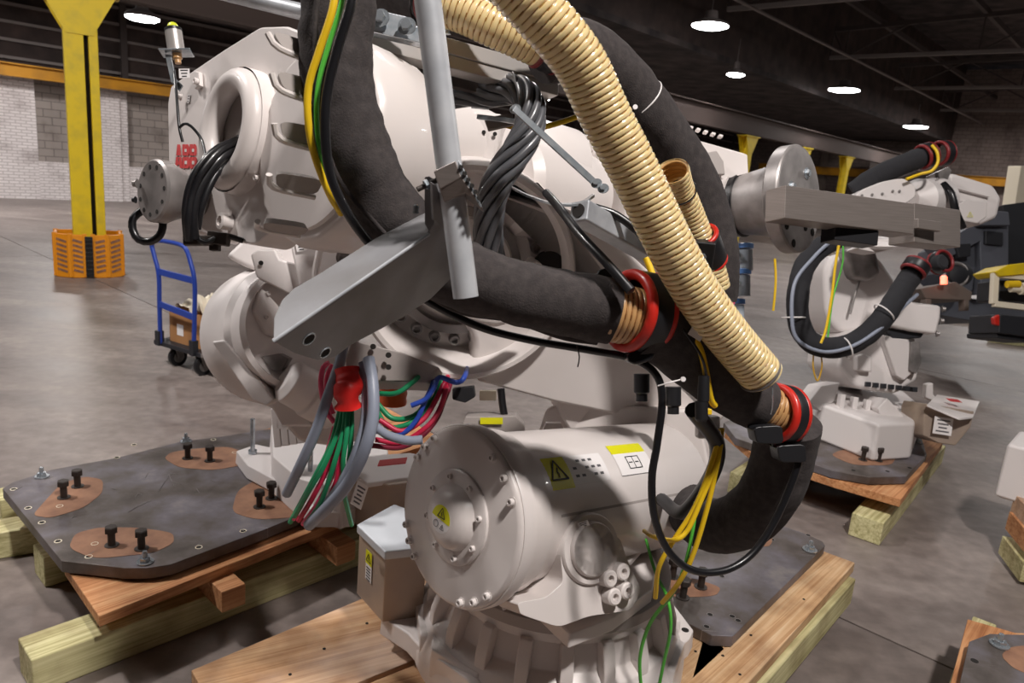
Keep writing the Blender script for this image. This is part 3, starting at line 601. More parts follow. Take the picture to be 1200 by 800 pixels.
# ---- trunnion bracket
ta = D(.52, .12, -.85); tc_ = W(694, 643, 1.76)
tr = MB().lathe(tc_, -ta, [(.062, -.012), (.066, -.006), (.066, 0), (.082, 0), (.086, .006), (.086, .12)], 48).build('trunnion', WP, R1, 0, 40)
MB().lathe(tc_, ta, [(.0005, .012), (.062, .012), (.064, .004), (.064, .0)], 48, cap=False).build('trunnion_cap', 'robot_paint', tr, 0, 40)
to = tc_-ta*.01
arm_o = [(662, 622), (726, 628), (735, 655), (752, 690), (740, 715), (690, 722), (655, 735), (610, 720), (606, 706), (640, 700), (660, 682), (657, 650)]
MB().prism(rounded(outl(arm_o, to, ta), .2, 3), -ta*.10).build('trunnion_bracket', WP, tr, .008)
for x, y, r in ((722, 668, .0105), (707, 676, .0105), (727, 690, .01), (712, 697, .01)):
    p = PL(x, y, to, ta); b = MB(); b.lathe(p, ta, [(.021, -.04), (.021, .028), (.017, .032), (.009, .032), (.008, .018)], 20); b.build('screw_boss', WP, tr)
decal(tr, W(684, 614, 1.745), D(.85, .35, -.2), D(-.3, .75, -.2), .026, .014, rows=3)
strut = MB().tube(chain((752, 596, 2.2), (754, 620, 2.15), (742, 645, 2.1), (725, 662, 2.05)), .022, 12).build('strut', WP, tr)
# ---- lower arm: round bowl at the elbow and a tapering body down to the right
ln = D(.22, -.33, -.9); lo = W(548, 322, 2.12)
la = MB(); r_ = px(131, 2.12)
la.lathe(lo, -ln, [(r_*.86, .16), (r_*.90, -.01), (r_*.93, -.024), (r_*.97, -.024), (r_*1.0, -.01), (r_*1.02, .05), (r_*1.02, .24), (r_*.9, .26)], 96, cap=False)
la.lathe(lo-ln*.16, -ln, [(r_*.3, 0), (r_*.88, .0), (r_*.88, .02), (r_*.3, .02)], 64)
L1 = la.build('lower_arm', WP, R1, 0, 45)
pts = outl([(598, 224), (640, 233), (700, 262), (770, 325), (850, 415), (872, 462), (846, 500), (838, 560), (812, 520), (720, 488), (650, 474), (560, 450)], lo, ln)
uu = (pts[0]-lo); ang = []
e1 = uu.normalized(); e2 = ln.cross(e1)
a_s = 0.0; dl = pts[-1]-lo; a_e = math.atan2(dl.dot(e2), dl.dot(e1))
arc = []
for k in range(1, 12):
    t = a_e*(1-k/12.0); arc.append(lo+e1*(r_*.985*math.cos(t))+e2*(r_*.985*math.sin(t)))
def rot_poly(pts, vec, nm, m, par, bev): return MB().prism(pts, vec).build(nm, m, par, bev)
rot_poly([p-ln*.02 for p in pts+arc], -ln*.2, 'arm_body', WP, L1, .018)
MB().prism([p-ln*.06 for p in outl([(655, 462), (720, 474), (820, 500), (838, 560), (835, 590), (800, 602), (720, 580), (665, 500)], lo, ln)], -ln*.16).build('arm_web', WP, L1, .01)
# inside the bowl
MB().lathe(lo-ln*.155, ln, [(.225, 0), (.225, .02), (.19, .03), (.165, .05), (.15, .07), (.08, .075), (.07, .03)], 64).build('hub_casting', WP, L1, 0, 40)
MB().lathe(lo-ln*.15+D(-.6, -.7, 0)*.02, ln, [(.2, .0), (.2, .05), (.17, .055)], 64, cap=False).build('gear_flange', 'dull_steel', L1)
for k in range(24):
    t = R(15*k); u2, v2, _ = frame(ln); p = lo-ln*.13+u2*(.245*math.cos(t))+v2*(.245*math.sin(t))
    b = MB(); b.torus(p+ln*.012, ln, .0135, .004, 18, 6, 0); b.lathe(p-ln*.01, ln, [(.0175, 0), (.0175, .02), (.012, .022), (.01, .012)], 18, 0); b.build('socket_screw', 'dull_steel', L1)
# flowing casting web across the lower part of the bowl
MB().prism(rounded([p-ln*.0 for p in outl([(552, 432), (556, 400), (540, 372), (575, 352), (650, 362), (672, 400), (640, 436), (590, 446)], lo-ln*.06, ln)], .3, 4), -ln*.1).build('casting_web', WP, L1, .03)
MB().tube(chain((533, 362, 2.1), (580, 372, 2.05), (628, 352, 2.1)), .026, 14).build('casting_rib', WP, L1)
p = W(627, 313, 2.16); MB().lathe(p, ln, [(.02, -.05), (.02, .02), (.016, .024), (.007, .024), (.006, .01)], 18).build('screw_boss', WP, L1)
MB().lathe(W(642, 312, 2.2), ln, [(.05, 0), (.05, .012)], 28).build('access_hole', 'dark_gap', L1)
# joint bracket under the bowl with holes
JB = MB().prism(chain((404, 420, 2.06), (412, 398, 2.06), (470, 412, 2.1), (515, 430, 2.12), (500, 448, 2.12), (448, 446, 2.1), (425, 446, 2.08), (405, 432, 2.06)), D(.1, -.3, 1)*.12).build('joint_bracket', 'cast_in', R1, .006)
for x, y in ((455, 416), (437, 406), (455, 430)): MB().lathe(W(x, y, 2.055), FW, [(.008, 0), (.008, .006)], 14).build('bolt_hole', 'dark_gap', JB)
MB().torus(W(433, 433, 2.065), -FW, .022, .003, 24, 6).build('plug_ring', 'dull_steel', JB)
# plug-like fittings in the dark under the arm body
for x, y in ((752, 453), (789, 468)):
    b = MB(); b.lathe(W(x, y-15, 2.0), -UP, [(.022, 0), (.022, .05), (.016, .055), (.016, .075)], 14); b.build('cable_fitting', 'black_plastic', R1)
# ---- upper arm
ua = D(.66, -.06, .75); H0 = W(270, 150, 1.80); nr = -ua
hs = MB().prism(rounded(outl([(196, 122), (200, 100), (262, 58), (305, 31), (335, 30), (356, 38), (380, 120), (340, 250), (300, 287), (255, 280), (225, 262), (198, 236)], H0, ua), .12, 3), ua*.09).build('upper_arm_housing', WP, R1, .012)
dc = PL(371, 165, H0, ua); dd_ = (dc-C0).dot(FW); rd = px(126, dd_)
MB().lathe(dc-ua*.012, ua, [(rd*.55, 0), (rd*.93, 0), (rd*.97, .006), (rd, .02), (rd*1.0, .10), (rd*.985, .115), (rd*.97, .17), (rd*.9, .22), (rd*.6, .27)], 16, ref=Z).build('gear_drum', WP, hs, .022, 32, 3)
MB().lathe(dc-ua*.02, ua, [(rd*.5, 0), (rd*.84, 0), (rd*.86, .01)], 72).build('drum_face', WP, hs, 0, 40)
up_ = (Z-ua*Z.dot(ua)).normalized(); lat = up_.cross(ua)      # lat points toward the viewer
if lat.dot(FW) > 0: lat = -lat
for x, y in ((352, 157), (350, 101), (345, 214), (330, 266), (346, 55)):        # cast pockets on the drum flank
    p = W(x, y, dd_-.02)
    # lay on drum surface
    h = .07; rr = rd*1.0; q = dc+ua*h; best = None
    v_ = ray(x, y); oc = C0-dc; A_ = v_-ua*v_.dot(ua); B_ = oc-ua*oc.dot(ua); a2 = A_.dot(A_); b2 = 2*A_.dot(B_); c2 = B_.dot(B_)-rr*rr*.985
    ds = b2*b2-4*a2*c2
    if ds < 0: continue
    p = C0+v_*((-b2-math.sqrt(ds))/(2*a2)); n = (p-dc); n = (n-ua*n.dot(ua)).normalized(); s_ = ua.cross(n); SG = 1 if s_.dot(UP) < 0 else -1
    b = MB(); q = rounded([p-ua*.045-s_*.012+n*.004, p+ua*.05-s_*.022+n*.004, p+ua*.05+s_*.012+n*.004, p-ua*.03+s_*.016+n*.004], .3, 4)
    b.prism(q, -n*.012, .9); b.build('cast_pocket', 'dull_steel' if 0 else 'cast_in', hs)  # darker grey plate; the recess shade is put in its colour
    MB().tube([p-ua*.052-s_*.004+n*.001, p-ua*.034+s_*.018*SG+n*.001, p+ua*.05+s_*.018*SG+n*.001], .006, 8).build('pocket_lip', WP, hs)
# hollow ring with cable opening
rc = PL(272, 152, H0-ua*.035, ua); rr_ = px(49, 1.8)
ring = MB(); ring.torus(rc, ua, rr_, .028, 64, 20, sy=1.12, ref=Z); ring.lathe(rc, ua, [(rr_*1.3, .0), (rr_*1.32, .035)], 48, cap=False, sy=1.1, ref=Z)
ring = ring.build('cable_ring', WP, hs, 0, 60)
MB().lathe(rc+ua*.022, nr, [(rr_*.95, 0), (rr_*.95, .001)], 40, sy=1.12, ref=Z).build('ring_bore_shade', 'cast_in', ring)  # grey disc painting the shadow inside the cable ring
MB().lathe(rc+ua*.012+D(.4, .1, 0)*.04-up_*.01, nr, [(rr_*.62, 0), (rr_*.62, .003)], 40, sy=1.2, ref=Z).build('cable_bore', 'dark_gap', ring)
for x, y, s in ((284, 90, 1), (299, 108, .5), (232, 96, 1), (302, 209, .8), (265, 260, 1.3), (212, 114, .8)):
    p = PL(x, y, H0-ua*.012, ua); bolt(hs, p, nr, .0085*s, WP)
    if s > 1: MB().lathe(p, nr, [(.02, -.01), (.02, .016), (.012, .018), (.01, .006)], 20).build('plug', WP, hs)
MB().prism([PL(x, y, H0-ua*.001, ua) for x, y in ((228, 93), (232, 84), (238, 86), (239, 102), (233, 106))], nr*.012).build('lifting_lug', WP, hs, .003)
# logo: three block letters split by a horizontal and a slanted gap
lx = lat; X2 = (PL(235, 180, H0, ua)-PL(205, 180, H0, ua)); X2.normalize(); Y2 = (PL(215, 170, H0, ua)-PL(215, 195, H0, ua)).normalized()
lo_ = PL(206, 197, H0, ua)+nr*.0015; k_ = ((PL(232, 197, H0, ua)-PL(206, 197, H0, ua)).length)/3.05; hk = ((PL(215, 168, H0, ua)-PL(215, 196, H0, ua)).length)
def letter(polys, ox):
    b = MB()
    for q in polys: b.prism([lo_+X2*((ox+x)*k_)+Y2*(y*hk) for x, y in q], nr*.0008)
    b.build('logo_letter', 'logo_red', hs)
Ap = [[(0, 0), (.3, 0), (.46, .47), (.14, .47)], [(.17, .53), (.47, .53), (.47, 1), (.33, 1)], [(.7, 0), (1.0, 0), (.86, .47), (.54, .47)], [(.53, .53), (.83, .53), (.67, 1), (.53, 1)], [(.34, .14), (.66, .14), (.62, .30), (.38, .30)]]
Bp = [[(0, 0), (.44, 0), (.44, .47), (0, .47)], [(0, .53), (.44, .53), (.44, 1), (0, 1)], [(.5, 0), (.8, 0), (.95, .12), (.95, .38), (.84, .47), (.5, .47)], [(.5, .53), (.80, .53), (.9, .62), (.9, .88), (.76, 1), (.5, 1)]]
Bh = [[(.34, .17), (.64, .17), (.64, .31), (.34, .31)], [(.34, .68), (.6, .68), (.6, .80), (.34, .80)]]
def holes(ox):
    b = MB()
    for q in Bh: b.prism([lo_+nr*.0009+X2*((ox+x)*k_)+Y2*(y*hk) for x, y in q], nr*.0005)
    b.build('letter_counter', WP, hs)
holes(1.05); holes(2.06)
letter(Ap, 0); letter(Bp, 1.05); letter(Bp, 2.06)
for x, y, w_, h_ in ((222, 116, .014, .022),): decal(hs, PL(x, y, H0, ua)+nr*.002, X2, Y2, w_, h_, rows=3)
# tubular forearm
fa = W(418, 148, 2.02); fb = W(640, 205, 2.38); fd = (fb-fa).normalized(); fl_ = (fb-fa).length
UA = MB().lathe(fa, fd, [(.1, 0), (.14, .02), (.15, .06), (.15, .3), (.148, .36), (.135, .44), (.135, fl_*.8), (.15, fl_*.85), (.165, fl_*.9), (.165, fl_+.06)], 64).build('forearm', WP, R1, 0, 28)
MB().lathe(W(600, 218, 2.25), (W(700, 240, 2.5)-W(600, 218, 2.25)).normalized(), [(.08, -.05), (.135, -.03), (.155, 0), (.16, .24), (.15, .3)], 64).build('wrist_drum', WP, UA, 0, 30)
wd = (W(700, 240, 2.5)-W(612, 222, 2.28)).normalized(); wc = W(672, 247, 2.5)
fg = MB().lathe(wc, wd, [(.1, 0), (.235, 0), (.243, .01), (.243, .06), (.235, .07), (.2, .085), (.2, .3), (.16, .34)], 72).build('wrist_flange', WP, UA, 0, 30)
for x, y in ((694, 172), (701, 183), (706, 194), (710, 206), (712, 219), (712, 232), (684, 163)):
    p = PL(x, y, wc, wd); d0 = p-wc; b = MB(); b.box(p-wd*.01, .03, .018, .03, wd, d0.normalized().cross(wd)); b.build('flange_tooth', 'dull_steel' if 0 else WP, fg, .003)
# mounting pad with bracket and small plates on the forearm
pad = MB().prism(chain((556, 128, 2.08), (590, 133, 2.08), (585, 168, 2.08), (572, 205, 2.08), (545, 200, 2.08), (540, 160, 2.08)), D(.15, .0, 1)*.12).build('mounting_pad', WP, UA, .012)
for x, y in ((567, 155), (580, 157)): MB().lathe(W(x, y, 2.072), -FW, [(.006, 0), (.006, .002)], 12).build('bolt_hole', 'dark_gap', pad)
b = MB().prism(chain((487, 210, 1.98), (480, 205, 1.98), (470, 195, 1.98), (475, 188, 1.98), (515, 184, 1.98), (540, 190, 1.98), (535, 215, 1.98)), FW*.05).build('mounting_pad', WP, UA, .005)
for x, y in ((476, 203), (491, 197)): bolt(b, W(x, y, 1.97), D(-.4, 0, -.9), .015, WP)
# wrist casing, joint, adapter flange and tool beam
cs = MB().prism(rounded(chain((770, 120, 2.62), (792, 157, 2.55), (876, 181, 2.55), (877, 203, 2.55), (850, 210, 2.55), (815, 208, 2.55), (790, 205, 2.58), (740, 190, 2.6), (730, 150, 2.6)), .05, 2), D(-.14, .32, .93)*.34, .94).build('wrist_casing', WP, R1, .012)
for k in range(6):
    p = W(812+9*k, 149+2.6*k, 2.66)+D(-.14, .32, .93)*.1; MB().box(p, .016, .03, .01, D(1, -.25, 0), None, UP).build('embossed_mark', WP, cs, .003)
MB().prism(chain((822, 181, 2.54), (838, 178, 2.54), (846, 190, 2.54), (848, 206, 2.54), (818, 206, 2.54)), -FW*.02).build('casing_bump', 'cast_in', cs, .004)
wa = D(.72, -.03, -.69)
wj = MB().lathe(W(838, 240, 2.66), wa, [(.05, -.1), (.105, -.08), (.118, -.03), (.118, .03), (.11, .05), (.108, .085)], 48).build('wrist_joint', WP, R1, 0, 30)
bolt_ring(wj, W(838, 240, 2.66)+wa*.03, D(-1, 0, -.1), .1, 14, .007)
MB().prism(chain((828, 260, 2.62), (850, 268, 2.6), (862, 300, 2.6), (850, 318, 2.6), (832, 300, 2.62)), FW*.12).build('wrist_side', WP, wj, .008)
w0 = W(861, 241, 2.62)
MB().lathe(w0, wa, [(.1, 0), (.112, .0), (.115, .035), (.1, .04)], 56).build('seal_ring', 'black_rubber', wj)
ad = MB().lathe(w0+wa*.03, wa, [(.095, 0), (.105, .0), (.125, .13), (.13, .15), (.178, .155), (.182, .16), (.182, .2), (.178, .205), (.14, .205)], 72).build('adapter_flange', 'dull_steel', wj, 0, 30)
fc = w0+wa*.236
MB().lathe(fc, wa, [(.0005, 0), (.172, 0), (.174, -.002)], 72, cap=False).build('flange_face', 'dull_steel', ad)
for x, y in ((945, 203), (927, 219)): bolt(ad, PL(x, y, fc, wa), wa, .012, 'zinc', False)
for x, y in ((922, 264), (944, 266), (930, 285), (952, 272)): MB().lathe(PL(x, y, fc, wa), wa, [(.014, 0), (.014, .0015)], 20).build('bolt_hole', 'dark_gap', ad)
tb = MB().bar(W(908, 239, 2.30), W(1058, 259, 2.5), .09, .104, up=UP).build('tool_beam', 'aluminium', wj, .003)
MB().bar(W(1056, 263, 2.62), W(1110, 270, 2.75), .1, .14, up=UP).build('tool_beam', 'aluminium', wj, .003)
MB().bar(W(1073, 262, 2.55), W(1100, 266, 2.6), .02, .035, up=UP).build('beam_block', 'aluminium', wj, .003)
MB().bar(W(970, 274, 2.42), W(1020, 281, 2.45), .08, .05, up=UP).build('sensor_box', 'black_plastic', wj, .003)
# junction box beside the base
JX = [(419, 622), (460, 600), (480, 605), (480, 645), (452, 652)]
zj = .62; jb = MB().prism([F(x, y, .60) for x, y in [(421, 620), (452, 650), (500, 645), (500, 612), (462, 596)]], Z*-.23).build('junction_box', 'box_body', R1, .004)
MB().prism([F(x, y, .625) for x, y in [(418, 614), (451, 646), (505, 640), (505, 606), (462, 590)]], Z*-.03).build('box_lid', 'box_lid', jb, .005)
A = F(421, 620, .6); Bq = F(452, 650, .6); dX = (Bq-A).normalized(); nB = dX.cross(Z); nB = nB if nB.dot(FW) < 0 else -nB
m_ = A+dX*((Bq-A).length*.45)-Z*.09; decal(jb, m_+nB*.003, dX, Z, .04, .1, 'white_label', rows=0); decal(jb, m_+nB*.004+Z*.03, dX, Z, .04, .045, 'label_yellow'); tri(jb, m_+nB*.0055+Z*.027, dX, Z, .018)
for k in range(5): MB().box(m_+nB*.004-Z*(.005+.01*k), .026, .002, .004, dX, nB).build('sticker_mark', 'ink_grey', jb)
# ================================================================= HOSES, CABLES, BRACKETS ON THE FRONT ROBOT
def sleeve(pts, rpx, label, name='sleeved_hose', m='black_fabric', amp=.06, group='black sleeved hoses', seed=0, seg=28, taper=None):
    P = chain(*pts); r = rpx*pts[len(pts)//2][2]/FPX
    def rf(L_, t, p):
        q = V((math.cos(t)*1.1+seed, math.sin(t)*1.1, L_*16)); 
        w1 = noise.noise(q)*amp + noise.noise(V((math.cos(t)*.8, math.sin(t)*.8+seed, L_*48)))*amp*.45
        return (1+w1)*(taper(L_) if taper else 1)
    o = MB().tube(P, r, seg, step=.007, rf=rf).build(name, m, None, 0, 60); tag(o, label, 'hose', group); return o
def corrugated(pts, r, label, mats=('hose_cream', 'hose_rib'), pitch=.0118, name='corrugated_hose', cap=True, group='corrugated hoses', amp=.055, seg=32):
    P = chain(*pts); n = 8
    ang = {}
    def rf(L_, t, p):
        ph = (L_/pitch + t/(2*math.pi)) % 1.0
        return 1 + amp*.45 - amp*1.25*math.exp(-((ph-.5)/.13)**2) - amp*.35*(abs(ph-.5) < .3)*0
    b = MB(); b.tube(P, r, seg, step=pitch/n, rf=rf, cap=cap)
    o = b.build(name, list(mats), None, 0, 60); me = o.data
    # the thin coil line follows the groove of the helix
    S = spl(P, pitch/n); L_ = [0.0]
    for i in range(1, len(S)): L_.append(L_[-1]+(S[i]-S[i-1]).length)
    mi = [0]*len(me.polygons); k = 0
    for i in range(1, len(S)):
        for j in range(seg):
            ph = (L_[i-1]/pitch + (j+.5)/seg + .5/n) % 1.0
            mi[k] = 1 if .41 < ph < .57 else 0; k += 1
    me.polygons.foreach_set('material_index', mi); me.update()
    tag(o, label, 'hose', group); return o
def cable(pts, rpx, m, label, name='cable', group=None, cat='cable', step=None):
    P = chain(*pts); r = rpx*pts[len(pts)//2][2]/FPX
    return tag(MB().tube(P, r, 10, step=step or max(.008, r)).build(name, m, None, 0, 60), label, cat, group)
def coupling(c, ax, r, label, R2=None, m='red_plastic', bodylen=.05, name='hose_clamp', side=None):
    t = thing(name, c, label, 'clamp', 'red and black hose clamps')
    a = V(ax).normalized()
    MB().torus(c, a, r, r*.155, 48, 12).build('ring', m, t)
    MB().lathe(c, a, [(r*1.0, .004), (r*1.10, .008), (r*1.14, .014), (r*1.14, bodylen), (r*1.06, bodylen+.006), (r*.95, bodylen+.006)], 48, cap=False).build('clamp_body', 'black_plastic', t)
    MB().torus(c+a*(bodylen+.006), a, r, r*.155, 48, 12).build('ring', m, t)
    if side is not None:
        s = V(side).normalized(); p = c+s*r*1.2+a*bodylen*.5
        MB().box(p, .03, .05, bodylen*.9, s, None, None).build('clamp_lug', 'black_plastic', t, .004)
        MB().lathe(p+s*.015, s, [(.009, 0), (.009, .008)], 6).build('clamp_screw', 'zinc', t)
    return t
# --- black sleeve loop on the left, running down behind the bent plate to the first clamp
sleeve([(400, -90, 1.26), (396, -20, 1.26), (393, 50, 1.27), (398, 115, 1.28), (420, 185, 1.30), (455, 248, 1.33), (500, 300, 1.36), (560, 330, 1.38), (620, 346, 1.40), (680, 358, 1.42), (718, 366, 1.43)], 41, 'black fabric sleeved hose looping down from the top edge behind the bent plate', amp=.10, seed=3)
corrugated([(700, 362, 1.425), (722, 367, 1.43), (748, 372, 1.44), (765, 377, 1.45)], px(34, 1.43), 'short bronze corrugated hose end inside the first red clamp', ('hose_old', 'hose_old_rib'), .010)
a1 = (W(790, 385, 1.47)-W(700, 362, 1.43)).normalized()
c1 = W(737, 364, 1.435); coupling(c1, a1+D(.1, .2, .55)*.35, px(43, 1.43), 'red ringed clamp at the middle, round the bronze corrugated hose end', bodylen=.045)
b = MB().prism(chain((695, 330, 1.43), (702, 316, 1.43), (716, 312, 1.43), (722, 322, 1.43), (706, 332, 1.43)), FW*.03).build('clamp_ear', 'black_plastic', None, .003); tag(b, 'small black plastic ear beside the middle red clamp', 'clamp')
# continuing sleeve
sleeve([(752, 372, 1.46), (785, 388, 1.49), (820, 420, 1.52), (855, 452, 1.55), (890, 474, 1.58)], 43, 'black sleeved hose between the two red clamps, wrapped by a yellow cable', amp=.04, seed=9, taper=lambda L_: 1.08-.9*L_)
MB_ = MB().prism(rounded(chain((735, 415, 1.42), (760, 398, 1.42), (770, 408, 1.42), (765, 422, 1.42), (745, 428, 1.42), (736, 424, 1.42)), .3, 3), FW*.05).build('clamp_latch', 'black_rubber', None, .006); tag(MB_, 'glossy black clamp latch under the middle red clamp', 'clamp')
corrugated([(885, 471, 1.575), (905, 480, 1.585), (925, 486, 1.60)], px(26, 1.58), 'short bronze corrugated hose end inside the right red clamp', ('hose_old', 'hose_old_rib'), .010)
coupling(W(908, 484, 1.58), a1+D(.0, .1, .5)*.3, px(31, 1.58), 'double red ringed clamp at the right end of the sleeved hose', bodylen=.03, side=D(.1, -.9, 0))
for x, y, d in ((905, 508, 1.5), (932, 530, 1.55)):
    b = MB().prism(rounded(chain((x-22, y-8, d), (x+12, y-10, d), (x+14, y+12, d), (x-18, y+12, d)), .2, 2), FW*.05).build('clamp_bracket', 'black_plastic', None, .004); tag(b, 'black bracket %s the right red clamp' % ('under' if x < 920 else 'at the lower right of'), 'bracket')
sleeve([(925, 495, 1.62), (918, 530, 1.66), (905, 570, 1.70), (882, 600, 1.76), (850, 616, 1.86), (818, 608, 2.02), (795, 580, 2.25), (770, 545, 2.55)], 32, 'black sleeved hose hanging in a U below the right red clamp', amp=.04, seed=13)
# --- big corrugated hose over everything
corrugated([(570, -55, 1.13), (625, 8, 1.16), (654, 40, 1.18), (682, 78, 1.21), (709, 135, 1.25), (743, 200, 1.29), (784, 285, 1.34), (818, 345, 1.38), (852, 392, 1.42), (893, 440, 1.47)], .0435, 'large cream corrugated hose sweeping from top centre to the right red clamp', pitch=.0112, seg=40)
t = tag(MB().torus(W(890, 437, 1.467), (W(893, 440, 1.47)-W(858, 400, 1.42)), .0435, .003, 40, 8).build('wire_band', 'dull_steel'), 'thin steel band at the lower end of the large corrugated hose', 'band')
b = MB(); b.tube(chain((900, 425, 1.45), (905, 432, 1.45), (905, 455, 1.45), (905, 475, 1.47), (903, 485, 1.48)), .0018, 8); t = tag(b.build('wire_loop', 'zinc'), 'thin wire loop hanging at the lower end of the corrugated hose', 'wire')
# --- second corrugated hose along the top
corrugated([(500, 2, 1.62), (540, 14, 1.60), (580, 32, 1.60), (620, 50, 1.62), (640, 58, 1.64)], .043, 'cream corrugated hose lying over the aluminium rails at top', ('hose_cream', 'hose_rib'), .0125)
coupling(W(632, 54, 1.63), (W(640, 58, 1.64)-W(600, 42, 1.6)), .043, 'dark red clamp at the right end of the hose on the rails', m='dark_red', bodylen=.04)
coupling(W(505, 3, 1.63), (W(480, -6, 1.66)-W(520, 8, 1.6)), .044, 'dark red clamp beside the pipe at the top edge', m='dark_red', bodylen=.04)
sleeve([(380, -30, 1.75), (430, -15, 1.72), (470, -6, 1.68), (500, 2, 1.64)], 28, 'black sleeved hose end at the top edge left of the pipe', seed=5, amp=.04)
sleeve([(640, 60, 1.66), (680, 60, 1.72), (720, 88, 1.78), (755, 130, 1.84), (785, 172, 1.90), (810, 215, 1.95), (828, 262, 1.98), (836, 310, 2.0), (832, 350, 2.02)], 32, 'black sleeved hose behind the large corrugated hose', amp=.05, seed=21)
b = MB(); b.torus(W(748, 118, 1.82), (W(760, 138, 1.85)-W(735, 105, 1.8)), px(31, 1.82), .0022, 40, 6); b.lathe(W(744, 126, 1.75), -FW, [(.006, 0), (.006, .006)], 10)
tag(b.build('cable_tie', 'white_label'), 'pale cable tie round the sleeve behind the corrugated hose', 'cable tie')
# --- third short corrugated hose with open mouth
G0 = chain((788, 200, 1.58), (795, 224, 1.63), (807, 248, 1.68), (818, 280, 1.69), (830, 310, 1.70), (838, 332, 1.71))
hz = corrugated([(788, 200, 1.58), (795, 224, 1.63), (808, 255, 1.68), (820, 285, 1.71), (832, 315, 1.74), (838, 338, 1.76)], .036, 'short cream corrugated hose with open mouth beside the large one', pitch=.0118, cap=False)
ga = (G0[1]-G0[0]).normalized()
b = MB(); b.lathe(G0[0]+ga*.004, ga, [(.036, 0), (.0345, -.001), (.032, 0), (.032, .05)], 40, cap=False)
for k in range(4): b.torus(G0[0]+ga*(.006+.012*k), ga, .032, .002, 36, 6)
tag(b.build('hose_lining', 'hose_inside'), 'tan lining in the open mouth of the short corrugated hose', 'hose')
tag(MB().torus(W(796, 225, 1.63), ga, .038, .002, 40, 6).build('black_band', 'black_plastic'), 'thin black band round the short open hose', 'band')
cg = W(820, 277, 1.69); coupling(cg, (W(838, 332, 1.78)-W(818, 280, 1.69)), .0385, 'red ringed clamp round the short open corrugated hose', bodylen=.075, side=D(-.2, -.3, -.6))
# yellow, green and black lines beside the left sleeve
cable([(396, -40, 1.14), (390, 10, 1.14), (374, 60, 1.15), (362, 100, 1.16), (361, 140, 1.17), (368, 180, 1.19), (385, 225, 1.22), (400, 250, 1.28)], 4.6, 'yellow_cable', 'yellow hose beside the left black sleeve', 'air_hose', cat='hose')
cable([(406, -40, 1.15), (400, 5, 1.15), (386, 50, 1.16), (374, 95, 1.17), (371, 135, 1.18), (375, 175, 1.19), (386, 215, 1.22)], 3.2, 'green_cable', 'green hose between yellow and black ones by the left sleeve', 'air_hose', cat='hose')
cable([(416, -40, 1.13), (411, 5, 1.13), (396, 55, 1.14), (384, 105, 1.15), (381, 150, 1.16), (386, 200, 1.18), (402, 240, 1.20), (425, 275, 1.24), (460, 315, 1.28)], 6.2, 'black_rubber', 'glossy black rubber hose running down the left sleeve', 'air_hose', cat='hose')
# flat sleeve seam
cable([(378, -40, 1.17), (370, 20, 1.18), (372, 90, 1.19), (380, 160, 1.2), (400, 215, 1.22), (440, 262, 1.26), (480, 305, 1.3)], 3.2, 'black_fabric', 'raised hook and loop seam along the left black sleeve', 'sleeve_seam', cat='seam')
# --- galvanised pipe with strut clamp and bent plate
HB = thing('hose_support', W(530, 210, 1.1), 'galvanised pipe with strut clamp and bent steel plate across the front robot', 'support')
pa, pb = W(496, -40, 1.04), W(546, 348, 1.12); pd = (pb-pa).normalized(); pl = (pb-pa).length; pr = px(15.5, 1.08)
MB().lathe(pa, pd, [(pr*.86, .0), (pr, 0), (pr, pl), (pr*.86, pl), (pr*.84, pl-.04), (.001, pl-.045)], 40).build('pipe', 'galv_pipe', HB)
MB().lathe(pb-pd*.003, pd, [(.001, .002), (pr*.86, .0025), (pr*.86, .0)], 40, cap=False).build('pipe_bore', 'dark_gap', HB)
cp = MB()
cp.prism(chain((508, 200, 1.065), (534, 188, 1.055), (541, 208, 1.055), (515, 222, 1.065)), FW*.055)
cp = cp.build('clamp_jaw', 'aluminium', HB, .002)
MB().prism(chain((515, 222, 1.068), (541, 207, 1.055), (566, 243, 1.06), (545, 226, 1.065), (520, 236, 1.07)), FW*.045).build('clamp_jaw', 'aluminium', HB, .002)
pp = MB().prism(chain((537, 188, 1.055), (541, 193, 1.055), (565, 242, 1.06), (563, 243, 1.062), (541, 208, 1.056), (536, 199, 1.055)), FW*.003).build('perforated_strut', 'zinc', HB, .0008)
for k in range(6):
    q = W(540+4.2*k, 196+7.2*k, 1.054); MB().lathe(q, D(.6, -.05, -.8), [(.0035, 0), (.0035, .0015)], 12).build('strut_hole', 'dark_gap', HB)
# bent plate
fA, fB = W(320, 400, 1.02), W(503, 274, 1.14); fd_ = (fB-fA).normalized(); mC = W(470, 390, 1.27)
mn = (fB-fA).cross(mC-fA).normalized(); mn = mn if mn.dot(FW) < 0 else -mn
BP_ = MB().prism([PL(x, y, fA, mn) for x, y in ((320, 400), (384, 360), (503, 274), (508, 262), (506, 214), (512, 218), (521, 240), (530, 325), (505, 350), (470, 373), (410, 405), (392, 419), (372, 422), (345, 414))], -mn*.005).build('bent_plate', 'galv_plate', HB, .0012)
fC = W(342, 332, 1.16); fn = (fB-fA).cross(fC-fA).normalized(); fn = fn if fn.dot(UP) > 0 else -fn
MB().prism([PL(x, y, fA, fn) for x, y in ((320, 400), (321, 372), (330, 352), (344, 338), (375, 320), (440, 279), (498, 249), (500, 262), (503, 274))], -fn*.005).build('plate_flange', 'galv_plate', HB, .0012)
lipn = D(-.85, .1, -.5); 
MB().prism(chain((497, 262, 1.13), (503, 272, 1.13), (509, 262, 1.125), (507, 215, 1.12), (503, 206, 1.12), (497, 207, 1.12), (498, 240, 1.13)), D(.3, 0, 1)*.03).build('plate_lip', 'galv_plate', HB, .002)
MB().tube([fA, fB], .0026, 10, spline=False).build('plate_fold', 'galvanised', HB)
